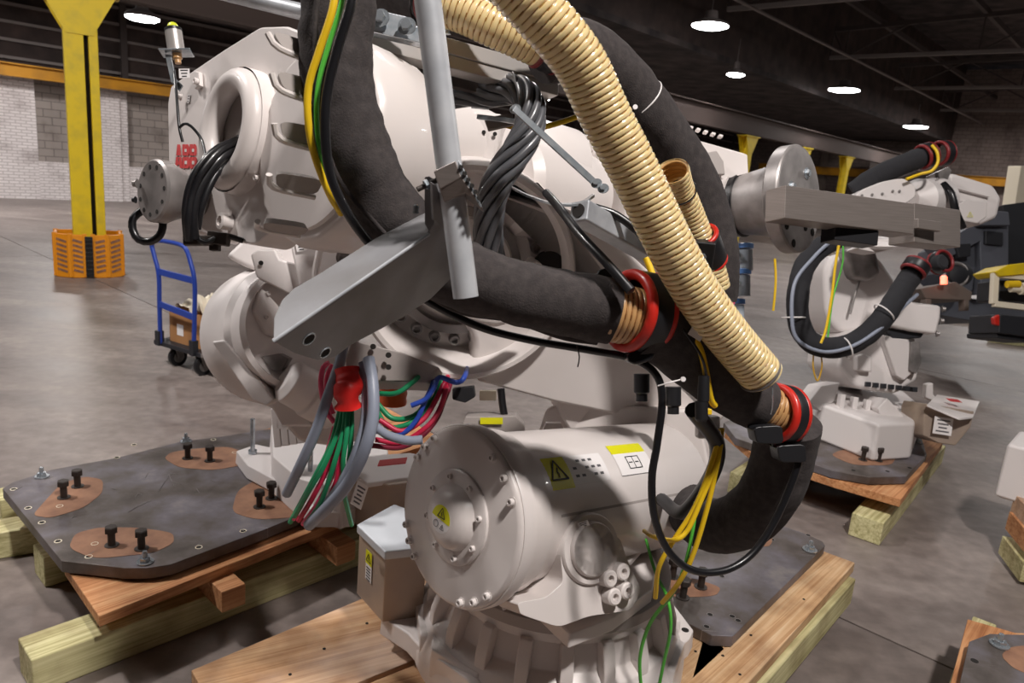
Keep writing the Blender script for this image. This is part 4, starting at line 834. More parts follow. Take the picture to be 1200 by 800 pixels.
for x, y, r in ((362, 397, .0105), (381, 413, .0095)):
    p = PL(x, y, fA, mn)+mn*.0006; b = MB(); b.torus(p, mn, r, .0012, 24, 6, 1); b.lathe(p, mn, [(r, 0), (r, .0004)], 20, 0); b.build('plate_hole', ['dark_gap', 'zinc'], HB)
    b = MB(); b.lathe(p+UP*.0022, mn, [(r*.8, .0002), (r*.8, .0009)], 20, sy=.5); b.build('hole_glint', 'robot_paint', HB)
sa, sb = W(489, 222, 1.10), W(514, 210, 1.11)
b = MB(); b.tube([sa, sb], .0042, 12, spline=False); b.build('threaded_stud', 'black_ox', HB)
MB().lathe(W(498, 217, 1.10), (sb-sa), [(.0085, 0), (.0085, .006)], 6).build('nut', 'zinc', HB)
MB().lathe(W(487, 250, 1.16), D(.1, .8, -.2), [(.005, 0), (.005, .012), (.003, .014)], 10).build('plate_pin', 'zinc', HB)
# --- aluminium rails with bolted bracket
RL = thing('rail_assembly', W(540, 75, 1.66), 'double aluminium rail with bolted bracket over the front robot forearm', 'rail')
MB().bar(W(420, 30, 1.55), W(652, 93, 1.86), .045, .036, up=UP).build('rail', 'alu_rail', RL, .002)
MB().bar(W(415, 48, 1.55), W(648, 108, 1.86), .045, .03, up=UP).build('rail', 'alu_rail', RL, .002)
MB().bar(W(420, 66, 1.62), W(640, 120, 1.9), .02, .04, up=UP).build('cable_tray', 'truss_dark', RL, .002)
bk = MB().prism(chain((430, 8, 1.5), (480, 20, 1.52), (482, 27, 1.52), (492, 32, 1.53), (492, 50, 1.53), (430, 36, 1.5)), FW*.03).build('rail_bracket', 'zinc', RL, .002)
for x, y in ((446, 21), (477, 31)): bolt(bk, W(x, y, 1.5), D(-.1, .1, -1), .0115, 'zinc', False)
for x, y in ((523, 40), (638, 76)): bolt(RL, W(x, y, 1.68), Z, .007, 'zinc', True)
for q, h_ in (((466, 74, 1.72), .05), ((480, 80, 1.7), .05)): MB().prism(chain((q[0], q[1], q[2]), (q[0]+30, q[1]+3, q[2]), (q[0]+14, q[1]+10, q[2]), (q[0]+8, q[1]+26, q[2]), (q[0]-2, q[1]+24, q[2])), FW*.03).build('rail_foot', 'zinc', RL, .002)
# galvanised conduit at the top left
tag(MB().tube([W(240, -14, 1.95), W(370, 18, 1.80)], px(9, 1.9), 20, spline=False).build('galvanised_conduit', 'galvanised'), 'galvanised conduit at the top edge left of the black sleeve', 'pipe')
# --- twisted bundle of grey cables
core = chain((505, 118, 1.85), (540, 108, 1.82), (575, 108, 1.80), (603, 104, 1.76), (620, 118, 1.72), (621, 148, 1.70), (606, 178, 1.69), (586, 208, 1.70), (575, 240, 1.73), (572, 275, 1.77), (577, 315, 1.82), (590, 360, 1.86))
S = spl(core, .01); TW = [(S[min(i+1, len(S)-1)]-S[max(i-1, 0)]).normalized() for i in range(len(S))]
br = .0275; 
for k in range(9):
    u = frame(TW[0])[0]; L_ = 0; pts = []
    for i, p in enumerate(S):
        if i: L_ += (p-S[i-1]).length
        u = (u-TW[i]*u.dot(TW[i])).normalized(); v = TW[i].cross(u); t = 2*math.pi*k/8+L_*12; rr = 0 if k == 8 else br*(1+.04*math.sin(L_*20+k))
        if k < 8: pts.append(p+u*(rr*math.cos(t))+v*(rr*math.sin(t)))
        else: pts.append(p)
    tag(MB().tube(pts[::2], .0100, 12, step=.008).build('bundled_cable', 'grey_cable', None, 0, 60), 'grey cable twisted into the bundle hanging behind the pipe clamp', 'cable', 'twisted grey cable bundle')
for (x, y, d) in ((606, 104, 1.75), (606, 170, 1.69)):
    tag(MB().torus(W(x, y, d), D(.5, -.8, 0) if y > 150 else D(1, .3, 0), .039, .0025, 30, 6).build('cable_tie', 'black_plastic'), 'black tie round the %s of the twisted grey cable bundle' % ('top' if y < 150 else 'middle'), 'cable tie')
# flat strap bar with curved guard plate and tube
FB = thing('flat_bar', W(650, 170, 1.55), 'zinc flat bar slanting down to a bolted curved strap', 'bracket')
MB().bar(W(602, 127, 1.55), W(699, 216, 1.62), .017, .005, up=D(.3, .3, -.9)).build('bar', 'zinc', FB, .001)
for x, y in ((699, 215), (707, 221), (604, 128)): bolt(FB, W(x, y, 1.6), D(-.2, .4, -.9), .0075, 'zinc', False)
cs_ = MB(); A = chain((600, 219, 1.75), (620, 229, 1.68), (650, 238, 1.63), (680, 238, 1.6), (697, 228, 1.62)); S = spl(A, .01); 
q = [p for p in S]; vs = []; fs = []
for i, p in enumerate(q):
    for s1, s2 in ((0, 0), (0, 1), (1, 1), (1, 0)): vs.append(p+UP*(-.006*s1)+FW*(.045*s2)+UP*(.012*s2))
for i in range(len(q)-1):
    for k in range(4): k2 = (k+1) % 4; fs.append([i*4+k, i*4+k2, (i+1)*4+k2, (i+1)*4+k])
fs += [[3, 2, 1, 0], [len(q)*4-4+k for k in range(4)]]
cs_.add(vs, fs).build('curved_strap', 'zinc', FB, .001)
tb0, tb1 = W(678, 247, 1.60), W(770, 300, 1.85)
b = MB(); b.bar(tb0, tb1, .05, .05, up=UP); b.build('square_tube', 'galvanised', FB, .006)
MB().lathe(tb0-(tb1-tb0).normalized()*.001, -(tb1-tb0), [(.016, -.001), (.016, .0012)], 20).build('tube_bore', 'dark_gap', FB)
MB().bar(W(560, 137, 1.82), W(612, 143, 1.75), .012, .012, up=UP).build('support_rod', 'zinc', FB, .002)
MB().prism(chain((567, 138, 1.82), (600, 132, 1.8), (602, 145, 1.8), (572, 152, 1.82)), FW*.02).build('clamp_block', 'cast_brown', FB, .002)
MB().prism(chain((555, 100, 1.84), (575, 104, 1.82), (572, 128, 1.82), (552, 126, 1.84)), FW*.008).build('angle_plate', 'zinc', FB, .001)
cable([(632, 150, 1.8), (655, 144, 1.8), (690, 132, 1.82)], 3.4, 'yellow_cable', 'yellow cable crossing behind the corrugated hose at upper centre')
cable([(580, 142, 1.86), (605, 150, 1.86), (635, 149, 1.82)], 3.0, 'yellow_dark', 'dull yellow cable under the support rod')
# thick black rod-like cable ending in front of the middle clamp
cable([(640, 226, 1.60), (655, 243, 1.52), (680, 275, 1.42), (710, 307, 1.36), (738, 339, 1.33)], 5.6, 'black_rubber', 'stiff glossy black cable ending at the middle red clamp')
MB_ = MB().lathe(W(738, 339, 1.33), (W(738, 339, 1.33)-W(710, 307, 1.36)), [(.0094, -.012), (.0094, .004), (.006, .005)], 14).build('cable_end_cap', 'black_plastic'); tag(MB_, 'black end cap of the stiff cable by the middle red clamp', 'cap')
cable([(697, 243, 1.66), (722, 252, 1.66), (748, 272, 1.66), (770, 300, 1.68), (790, 330, 1.7)], 5, 'black_rubber', 'black cable arching behind the corrugated hose from the square tube')
# long black cable: under the sleeve, down and round in a loop to the right clamp
cable([(470, 330, 1.46), (500, 352, 1.46), (560, 382, 1.46), (620, 398, 1.47), (690, 410, 1.47), (740, 420, 1.47), (768, 438, 1.46), (776, 468, 1.46), (770, 520, 1.46), (764, 560, 1.47), (767, 605, 1.48), (783, 645, 1.50), (812, 668, 1.52), (850, 668, 1.54), (882, 648, 1.56), (908, 610, 1.57), (928, 565, 1.57), (938, 530, 1.57), (932, 518, 1.57)], 4.6, 'black_rubber', 'long thin black cable looping down in front of the balance cylinder')
cable([(490, 335, 1.42), (540, 362, 1.42), (600, 372, 1.43), (660, 392, 1.45), (700, 398, 1.46)], 6.5, 'black_fabric', 'flat black seam along the underside of the middle sleeve', 'sleeve_seam', cat='seam')
# yellow cables over the right sleeve and dangling below
cable([(757, 302, 1.45), (772, 338, 1.44), (788, 362, 1.43), (805, 385, 1.43), (820, 408, 1.43), (828, 440, 1.44), (833, 468, 1.46), (838, 475, 1.47)], 4.0, 'yellow_cable', 'thick yellow cable strapped along the right black sleeve')
cable([(762, 318, 1.46), (776, 345, 1.46), (786, 372, 1.47), (800, 395, 1.47)], 2.2, 'green_cable', 'thin green wire beside the thick yellow cable')
cable([(786, 366, 1.42), (800, 385, 1.41), (822, 418, 1.41), (828, 448, 1.43), (822, 470, 1.44)], 1.6, 'black_rubber', 'thin black wire twisted round the thick yellow cable')
for k, (p, lab) in enumerate(((( (838, 500, 1.62), (842, 512, 1.60), (828, 560, 1.60), (812, 598, 1.61), (790, 632, 1.62), (772, 665, 1.64), (768, 700, 1.7)), 'leftmost yellow cable dangling to the right foot of the base'),
                            (((845, 505, 1.62), (840, 540, 1.60), (822, 585, 1.60), (805, 622, 1.60), (788, 633, 1.61), (765, 628, 1.75), (755, 622, 1.9)), 'yellow cable bending back under the balance cylinder'),
                            (((846, 502, 1.62), (843, 530, 1.60), (830, 590, 1.61), (812, 650, 1.63), (795, 683, 1.66), (776, 706, 1.72)), 'rightmost yellow cable dangling to the right foot of the base'))):
    cable(p, 3.0, 'yellow_cable', lab, group=None)
cable([(815, 588, 1.64), (812, 620, 1.64), (802, 665, 1.66), (788, 695, 1.72), (762, 730, 1.8), (750, 770, 1.85), (752, 815, 1.9)], 2.3, 'green_cable', 'green wire falling from the yellow cables to the base')
cable([(757, 632, 2.0), (768, 670, 1.9), (782, 700, 1.8), (786, 735, 1.8), (778, 775, 1.85), (770, 815, 1.88)], 2.0, 'green_cable', 'thin green wire rising from behind the cylinder to the base')
for x, y, w_, h_, lab in ((793, 362, 7, 9, 'small white tag on the yellow cable, upper'), (816, 391, 17, 11, 'white printed tag on the yellow cable, middle')):
    o = MB().box(W(x, y, 1.40), px(w_, 1.4), px(h_, 1.4), .002, D(.8, -.5, 0), None, -FW); o = o.build('cable_tag', 'white_label'); tag(o, lab, 'tag')
b = MB(); b.lathe(W(825, 440, 1.43), D(-.03, -1, 0), [(.011, 0), (.012, .03), (.012, .05)], 12); b.lathe(W(822, 470, 1.43), D(0, -1, 0), [(.013, 0), (.013, .035), (.009, .04)], 12)
tag(b.build('cable_connector', 'black_plastic'), 'black cable connector hanging on the right sleeve', 'connector')
MB_ = MB(); MB_.lathe(W(824, 466, 1.43), D(0, -1, 0), [(.011, 0), (.011, .006)], 12); tag(MB_.build('connector_nut', 'zinc'), 'zinc nut of the black connector on the right sleeve', 'nut')
tag(MB().box(W(829, 482, 1.46), .014, .02, .012, RT, None, UP).build('connector_plug', 'yellow_cable', None, .002), 'yellow plug below the black connector', 'plug')
tag(MB().box(W(829, 500, 1.62), .05, .03, .05, RT, None, UP).build('valve_block', 'white_label', None, .004), 'pale valve block hanging below the yellow plug', 'valve')
b = MB(); b.tube(chain((771, 452, 1.42), (785, 448, 1.41), (800, 444, 1.42)), .0016, 6); b.lathe(W(800, 444, 1.42), -FW, [(.005, 0), (.005, .006)], 10); tag(b.build('cable_tie', 'white_label'), 'white cable tie with round head on the right sleeve', 'cable tie')
cable([(676, 405, 1.44), (679, 418, 1.44), (677, 430, 1.44)], .8, 'black_ox', 'thin twisted tie wire under the middle sleeve', 'tie_wire', cat='wire')
cable([(812, 480, 1.5), (840, 520, 1.62), (832, 560, 1.7), (800, 600, 1.85), (775, 585, 2.0)], 9, 'black_plastic', 'thick black cable hanging behind the yellow cables')
cable([(587, 455, 2.3), (589, 475, 2.3), (592, 492, 2.3)], 4.5, 'black_rubber', 'short black cable rising behind the balance cylinder')
# --- cables through the housing ring
def wcab(pts, rpx, lab): return cable(pts, rpx, 'black_rubber', lab, 'black_cable', group=None)
wcab([(300, 160, 1.86), (280, 172, 1.74), (260, 184, 1.68), (243, 205, 1.66), (231, 228, 1.65), (226, 255, 1.65), (227, 280, 1.66)], 6.2, 'thickest black cable curving out of the white ring, innermost')
wcab([(300, 152, 1.86), (278, 166, 1.73), (258, 176, 1.67), (237, 200, 1.64), (226, 224, 1.64), (220, 255, 1.64), (222, 282, 1.66)], 5.0, 'middle black cable curving out of the white ring')
wcab([(300, 148, 1.86), (276, 163, 1.72), (254, 173, 1.66), (236, 190, 1.63), (223, 212, 1.62), (216, 245, 1.63), (218, 280, 1.66)], 3.2, 'outermost thin black cable curving out of the white ring')
wcab([(300, 168, 1.88), (282, 180, 1.76), (264, 190, 1.70), (248, 213, 1.67), (236, 243, 1.66), (231, 268, 1.67)], 4.5, 'black cable closest to the drum under the white ring')
b = MB(); b.bar(W(215, 282, 1.68), W(250, 282, 1.7), .03, .022, up=UP); b.bar(W(245, 278, 1.7), W(268, 281, 1.7), .03, .03, up=UP); b.bar(W(252, 294, 1.71), W(252, 282, 1.71), .022, .022, up=RT)
tag(b.build('connector_block', 'black_ox', None, .003), 'dark connector block under the white robot housing', 'connector')
cable([(226, 272, 1.68), (240, 284, 1.68), (262, 276, 1.70), (285, 282, 1.72)], 3.5, 'black_rubber', 'short black cable behind the dark connector block')
cable([(204, 82, 1.84), (207, 112, 1.80), (210, 148, 1.78), (214, 166, 1.78)], 1.7, 'black_rubber', 'thin black lead from the beacon down the housing face')
cable([(210, 150, 1.78), (216, 145, 1.77), (224, 148, 1.77), (236, 163, 1.76), (241, 182, 1.72)], 1.7, 'black_rubber', 'thin black lead arching from beacon line to the white ring')
# beacon lamp on bracket
BN = thing('beacon_lamp', W(207, 60, 1.85), 'small silver beacon lamp with yellow-green dome on a bent bracket', 'lamp')
bb = W(207, 62, 1.85); bt = W(203, 35, 1.85); bx = (bt-bb).normalized(); bl = (bt-bb).length; r_b = px(9.5, 1.85)
MB().lathe(bb, bx, [(r_b, 0), (r_b, bl*.92)], 28).build('lamp_body', 'alu_rail', BN)
MB().lathe(bb+bx*bl*.92, bx, [(r_b*1.02, 0), (r_b*1.02, bl*.12), (r_b*.8, bl*.16)], 28).build('collar', 'black_plastic', BN)
MB().lathe(bb+bx*bl*1.06, bx, [(r_b*.72, 0), (r_b*.68, bl*.08), (r_b*.5, bl*.2), (r_b*.2, bl*.27), (.0005, bl*.28)], 24, cap=False).build('dome', 'beacon_yellow', BN)
MB().box(bb, .075, .05, .004, D(1, .1, .2), None, bx).build('bracket_plate', 'zinc', BN, .001)
MB().prism(chain((193, 63, 1.84), (200, 64, 1.84), (206, 92, 1.83), (214, 100, 1.82), (210, 107, 1.82), (200, 95, 1.83)), FW*.005).build('bracket_leg', 'zinc', BN, .001)
MB().lathe(bb-bx*.003, -bx, [(.012, 0), (.012, .012), (.008, .016), (.008, .024)], 12).build('gland', 'hose_old', BN)
decal(BN, W(216, 86, 1.80), D(1, .05, .1), D(-.1, 1, 0), px(12, 1.8), px(11, 1.8), rows=3, ink='ink')
# --- cables hanging behind and left of the lower arm
def wires(L_, rpx, m, lab, nm='cable', grp=None): cable(L_, rpx, m, lab, nm, grp)
wires([(402, 405, 2.0), (398, 425, 1.98), (385, 462, 1.96), (370, 505, 1.96), (352, 545, 2.0), (336, 578, 2.1)], 6.4, 'grey_conduit', 'leftmost grey conduit reaching down to the plate', 'grey_conduit_hose')
wires([(432, 420, 1.98), (437, 455, 1.94), (436, 495, 1.92), (424, 535, 1.92), (405, 570, 1.95), (380, 598, 2.0), (362, 615, 2.1)], 7.5, 'grey_conduit', 'grey conduit in front, right of the green wires', 'grey_conduit_hose')
wires([(426, 425, 2.0), (430, 460, 1.97), (427, 500, 1.95), (412, 545, 1.95), (390, 582, 2.0), (365, 606, 2.1)], 6.5, 'grey_conduit', 'grey conduit behind, right of the green wires', 'grey_conduit_hose')
for k, p in enumerate((((402, 478, 2.0), (396, 505, 2.0), (380, 545, 2.0), (362, 575, 2.02), (345, 605, 2.1)), ((405, 478, 1.99), (402, 505, 1.99), (390, 548, 1.99), (375, 590, 2.02), (360, 612, 2.1)), ((408, 478, 1.99), (406, 510, 1.98), (402, 545, 1.99), (404, 580, 2.05), (412, 615, 2.2)), ((412, 478, 2.0), (412, 505, 2.0), (408, 545, 2.02), (400, 560, 2.05)), ((399, 478, 2.02), (388, 520, 2.02), (368, 560, 2.05), (340, 612, 2.15)))):
    wires(p, 3.0, 'wire_green', 'green wire hanging below the red tape', 'green_wire', 'green wires below the red tape')
for k, p in enumerate((((395, 505, 2.05), (385, 545, 2.05), (368, 580, 2.06), (350, 610, 2.12)), ((398, 515, 2.06), (390, 555, 2.06), (372, 590, 2.06), (355, 614, 2.12)), ((401, 520, 2.07), (395, 560, 2.07), (378, 598, 2.08), (362, 618, 2.12)), ((392, 500, 2.06), (380, 540, 2.06), (362, 575, 2.08), (344, 608, 2.14)))):
    wires(p, 3.0, 'wire_pink' if k % 2 else 'wire_red', 'red wire hanging among green ones to the plate', 'red_wire', 'red wires by the left plate')
for k, p in enumerate((((386, 425, 2.1), (379, 430, 2.1), (376, 450, 2.1), (381, 478, 2.12), (392, 495, 2.12)), ((390, 427, 2.12), (384, 440, 2.12), (383, 462, 2.12), (390, 485, 2.12)))):
    wires(p, 3.2, 'wire_pink', 'pink wire looping left of the red tape', 'pink_wire', 'pink wires left of the red tape')
b = MB().tube(chain((407, 432, 1.97), (409, 450, 1.96), (407, 462, 1.95), (408, 476, 1.96)), px(15, 1.96), 18, step=.006, rf=lambda L_, t, p: 1+.18*noise.noise(V((t, L_*60, 1)))-.12*math.sin(L_*90)); tag(b.build('red_tape_wrap', 'red_rag', None, 0, 60), 'red tape wrapped round the hanging green wires', 'tape')
oc = W(461, 460, 2.25); b = MB(); b.lathe(oc-Z*.035, Z, [(px(16, 2.25), 0), (px(16.5, 2.25), .01), (px(15.5, 2.25), .02), (px(16.5, 2.25), .035), (px(15.5, 2.25), .048), (px(16.5, 2.25), .062), (px(16, 2.25), .075)], 30); tag(b.build('copper_coil', 'coil_orange'), 'orange coil behind the red tape', 'coil')
for k, (p, m, lab, nm) in enumerate((
    (((440, 470, 2.12), (460, 490, 2.12), (485, 487, 2.12), (500, 470, 2.14), (508, 450, 2.16), (512, 436, 2.2)), 'wire_green', 'lower green wire sweeping up to the elbow', 'green_wire'),
    (((440, 478, 2.12), (455, 500, 2.12), (480, 496, 2.12), (500, 480, 2.14), (513, 458, 2.16), (520, 440, 2.2)), 'wire_green', 'second green wire sweeping up to the elbow', 'green_wire'),
    (((436, 460, 2.14), (462, 461, 2.1), (478, 452, 2.1), (492, 438, 2.14)), 'wire_green', 'green wire crossing the orange coil', 'green_wire'),
    (((445, 492, 2.1), (470, 505, 2.1), (495, 492, 2.12), (510, 470, 2.14), (520, 450, 2.16), (525, 440, 2.2)), 'wire_red', 'upper red wire sweeping up to the elbow', 'red_wire'),
    (((440, 515, 2.12), (470, 518, 2.12), (500, 500, 2.12), (515, 480, 2.14), (523, 455, 2.16)), 'wire_red', 'lower red wire sweeping up to the elbow', 'red_wire'),
    (((436, 522, 2.12), (470, 524, 2.12), (495, 510, 2.12), (512, 490, 2.14), (520, 470, 2.16), (528, 448, 2.2)), 'wire_maroon', 'maroon wire lowest in the coloured fan', 'maroon_wire'),
    (((440, 505, 2.12), (470, 508, 2.1), (488, 492, 2.1), (498, 470, 2.1), (508, 448, 2.14)), 'wire_blue', 'dark blue wire in the coloured fan', 'blue_wire'),
    (((482, 475, 2.08), (498, 468, 2.08), (508, 455, 2.08), (515, 442, 2.1), (535, 448, 2.12), (545, 440, 2.14)), 'wire_blue', 'bright blue wire tangling toward the black plug', 'blue_wire'),
    (((438, 498, 2.08), (455, 510, 2.06), (478, 516, 2.05), (495, 515, 2.05)), 'grey_conduit', 'pale violet conduit end by the cylinder cover', 'grey_conduit_hose'))):
    if p[-1][1] < 465: p = p+((p[-1][0]+5, p[-1][1]-24, p[-1][2]+.30),)
    wires(p, 3.1 if m != 'grey_conduit' else 5.5, m, lab, nm)
tag(MB().prism(chain((530, 455, 2.2), (555, 452, 2.2), (557, 465, 2.2), (545, 472, 2.2), (530, 468, 2.2)), FW*.05).build('cable_plug', 'black_plastic', None, .004), 'black cable plug under the elbow bowl', 'connector')
tag(MB().box(W(572, 463, 2.6), .06, .05, .035, RT, None, UP).build('small_carton', 'paper', None, .003), 'small cream carton glimpsed under the elbow bowl', 'box')
# ================================================================= SECOND ROBOT (behind, on the left plate)
WF = 'robot_paint_far'
b2 = F(395, 545, ZP); R2 = thing('industrial_robot', b2, 'second white robot standing behind on the left steel plate', 'robot', 'white robots')
def P2(pts, d, vec, nm, m=WF, par=None, bev=.008, rnd=None, sc=1.0):
    q = [W(p[0], p[1], p[2] if len(p) > 2 else d) for p in pts]
    if rnd: q = rounded(q, rnd, 3)
    return MB().prism(q, vec, sc).build(nm, m, par, bev)
ea = D(.62, .08, -.78); ec = W(350, 386, 2.62); er = px(86, 2.62)
S2 = MB().lathe(ec, ea, [(er*.7, -.32), (er*.97, -.31), (er, -.28), (er, -.17), (er*.95, -.15), (er*.93, -.06), (er*.86, -.04), (er*.845, .04), (er*.78, .05), (er*.76, .04), (er*.74, -.005), (er*.3, -.005)], 72).build('shoulder', WF, R2, 0, 35)
mc = W(333, 362, 2.60)
MB().lathe(mc, ea, [(er*.45, -.03), (er*.45, .02), (er*.38, .03)], 8).build('motor_cover', WF, S2, .008)
for k in range(6):
    t = R(60*k+20); u, v, _ = frame(ea); bolt(S2, mc+ea*.03+u*(er*.32*math.cos(t))+v*(er*.32*math.sin(t)), ea, .008, WF)
b = P2([(293, 298), (302, 292), (322, 292), (328, 304), (345, 308), (362, 338), (340, 345), (300, 325)], 2.5, FW*.06, 'lug_plate', par=S2); MB().lathe(W(306, 308, 2.49), -FW, [(.008, 0), (.008, .003)], 14).build('bolt_hole', 'dark_gap', S2)
P2([(262, 300), (292, 272), (350, 262), (420, 240), (455, 300), (440, 350), (380, 372), (330, 330), (285, 312)], 2.66, FW*.2, 'upper_link', par=R2, bev=.02)
P2([(340, 290), (352, 268), (385, 240), (432, 238), (440, 330), (380, 345), (350, 335)], 2.45, FW*.15, 'arm_casting', par=R2, bev=.012)
MB().tube(chain((392, 250, 2.42), (377, 285, 2.42), (370, 320, 2.42), (372, 340, 2.42)), .012, 10).build('casting_edge', WF, R2)
decal(R2, W(353, 289, 2.44), D(1, .15, 0), UP, .035, .03, rows=3, ink='ink')
for x, y in ((407, 272), (405, 302), (392, 345)): MB().lathe(W(x, y, 2.44), -FW, [(.03, -.01), (.03, .012), (.018, .014), (.014, .004)], 20).build('socket_screw', 'dull_steel', R2)
# lower diagonal arm and motor
P2([(252, 402), (276, 396), (300, 418), (352, 470), (368, 500), (330, 500), (318, 478), (300, 472), (282, 440)], 2.58, FW*.16, 'lower_arm', par=R2, bev=.012)
P2([(247, 400), (262, 398), (300, 440), (322, 468), (312, 476), (296, 470)], 2.50, FW*.08, 'arm_rib', par=R2, bev=.008)
P2([(306, 418), (326, 414), (338, 420), (330, 434), (320, 434)], 2.53, FW*.05, 'arm_pocket', 'dull_steel', R2, .002)
mo = (W(392, 470, 2.6)-W(338, 440, 2.5)).normalized()
MB().lathe(W(338, 446, 2.52), mo, [(.05, -.02), (.078, 0), (.08, .08), (.088, .09), (.088, .2), (.06, .23)], 36).build('motor', WF, R2, .004, 30)
P2([(330, 478), (360, 474), (420, 470), (440, 505), (400, 525), (350, 518), (332, 498)], 2.75, FW*.25, 'turret', par=R2, bev=.02)
# base casting
bz = .52
def G(pts, z, th, nm, m=WF, bev=.006, par=None): return MB().prism([F(x, y, z) for x, y in pts], Z*-th, 1.04).build(nm, m, par or R2, bev)
BB = G([(318, 497), (345, 487), (400, 480), (450, 500), (455, 530), (440, 560), (400, 575), (350, 560), (320, 535)], .46, .16, 'base')
G([(277, 528), (300, 520), (345, 530), (350, 560), (330, 566), (290, 545)], .37, .065, 'foot', par=BB)
G([(345, 560), (400, 565), (430, 585), (410, 600), (370, 600), (350, 585)], .37, .065, 'foot', par=BB)
for k in range(5):
    A = W(326+k*9, 500-k*1.5, 2.98); MB().box(A, .03, .06, .16, D(1, .1, 0), None, UP).build('rib', WF, BB, .004)
P2([(322, 503), (324, 484), (345, 482), (352, 490), (372, 490), (374, 506)], 2.95, FW*.1, 'cable_bracket', par=BB, bev=.006)
for x, y, h in ((296, 531, .17), (363, 575, .19)): MB().lathe(F(x, y, .37), Z, [(.02, 0), (.02, .016), (.011, .016), (.011, h)], 12).build('anchor_stud', 'zinc', BB)
G([(405, 545), (420, 535), (480, 532), (520, 540), (520, 560), (455, 568), (430, 562)], .52, .22, 'connection_box', 'box_body')
G([(412, 552), (420, 534), (480, 530), (525, 538), (522, 556), (470, 560), (430, 566)], .53, .02, 'box_lid', WF)
decal(R2, W(421, 580, 2.55), D(.8, -.35, -.4), UP, .05, .09, rows=5)
MB().box(W(460, 541, 2.6), .10, .05, .004, D(1, .1, 0), None, Z).build('sticker', 'logo_red', R2)
# wrist with drilled flange pointing left
wa2 = D(-.60, -.02, -.80); wc2 = W(178, 223, 1.78); wr = px(37, 1.78)
WR = MB().lathe(wc2, -wa2, [(.0005, 0), (wr*.93, 0), (wr, .006), (wr, .035), (wr*.9, .05), (wr*.72, .09), (wr*.68, .13), (wr*.6, .2), (wr*.75, .24), (wr*.75, .5)], 64).build('wrist_flange', 'dull_steel', R2, 0, 30)
for k in range(11):
    t = R(k*360/11+10); u, v, _ = frame(wa2); MB().lathe(wc2+u*(wr*.76*math.cos(t))+v*(wr*.76*math.sin(t)), wa2, [(.0055, 0), (.0055, .001)], 14).build('bolt_hole', 'dark_gap', WR)
P2([(238, 212), (262, 225), (268, 262), (250, 278), (225, 272), (215, 250)], 2.3, FW*.2, 'wrist_body', par=R2, bev=.01)
bolt(R2, W(161, 215, 1.80), D(-1, 0, 0), .008, 'dull_steel'); bolt(R2, W(159, 234, 1.80), D(-1, 0, 0), .006, 'black_plastic')
cable([(186, 250, 1.86), (191, 262, 1.85), (187, 276, 1.85), (176, 283, 1.85), (163, 281, 1.85), (156, 270, 1.85), (156, 256, 1.85), (166, 247, 1.86)], 4.6, 'black_rubber', 'black rubber loop below the drilled flange', 'rubber_loop', cat='loop')
# ================================================================= THIRD ROBOT (right)
b3 = F(1010, 500, ZP); R3 = thing('industrial_robot', b3, 'third white robot on the right pallet, facing right behind the tool beam', 'robot', 'white robots')
B3 = MB().prism([F(x, y, .52) for x, y in [(960, 447), (985, 440), (1060, 458), (1080, 475), (1072, 495), (1030, 497), (965, 474)]], Z*-.22, 1.06).build('base', WF, R3, .02)
for k in range(6):
    p = W(985+k*15, 473+k*3.2, 4.45); MB().box(p, .03, .05, .12, D(1, -.15, 0), None, UP).build('rib', WF, B3, .004)
for k in range(7):
    p = W(1016+k*9, 450+k*1, 4.45); MB().box(p, .03, .05, .03, D(1, -.05, 0), None, UP).build('clamp_block', 'machine_dark', B3, .003)
P2([(1028, 478), (1040, 466), (1062, 490), (1078, 500), (1072, 508), (1040, 502)], 4.35, FW*.2, 'foot', par=B3)
P2([(948, 470), (962, 452), (985, 448), (978, 470), (962, 482)], 4.5, FW*.2, 'foot', par=B3)
P2([(1086, 450), (1094, 448), (1094, 462), (1098, 466), (1094, 470), (1085, 466)], 4.5, FW*.05, 'lever', par=B3)
tz = P2([(985, 405), (1000, 388), (1040, 380), (1073, 392), (1080, 420), (1076, 446), (1050, 462), (1005, 455), (982, 430)], 4.45, FW*.5, 'turret', par=R3, bev=.03)
P2([(1034, 392), (1066, 398), (1070, 436), (1060, 446), (1050, 440)], 4.40, FW*.1, 'turret_web', par=tz, bev=.01)
P2([(1004, 417), (1012, 414), (1022, 418), (1022, 436), (1004, 434)], 4.40, FW*.05, 'bracket_plate', par=tz, bev=.01)
P2([(1068, 400), (1078, 400), (1080, 425), (1074, 438), (1066, 434)], 4.38, FW*.1, 'counter_link', 'dull_steel', tz, .006)
mt = P2([(1045, 368), (1062, 352), (1104, 358), (1103, 372), (1098, 392), (1070, 388), (1042, 382)], 4.35, FW*.3, 'motor', par=R3, bev=.02)
for x, y in ((1104, 362), (1102, 376), (1097, 391)): bolt(mt, W(x, y, 4.36), D(1, 0, -.3), .014, 'dull_steel')
P2([(1036, 386), (1085, 388), (1080, 396), (1045, 398)], 4.4, FW*.15, 'motor_base', 'machine_dark', mt, .01)
lk = P2([(965, 318), (972, 300), (1000, 292), (1030, 298), (1052, 330), (1050, 365), (1030, 386), (985, 392), (968, 370)], 4.6, FW*.4, 'lower_arm', par=R3, bev=.04, rnd=.3)
MB().tube(chain((1008, 325, 4.55), (1002, 345, 4.55), (996, 368, 4.55)), .008, 8).build('bolt_strip', 'dull_steel', lk)
P2([(990, 290), (1028, 292), (1034, 320), (1020, 330), (1000, 326)], 4.5, FW*.2, 'elbow', 'dull_steel', R3, .03)
oc3 = W(1038, 284, 4.3); n3 = D(-.05, .97, -.25)
MB().lathe(oc3, n3, [(.12, -.02), (.185, -.02), (.2, 0), (.185, .02), (.12, .02)], 40, sy=.9).build('elbow_plate', WF, R3, 0, 40)
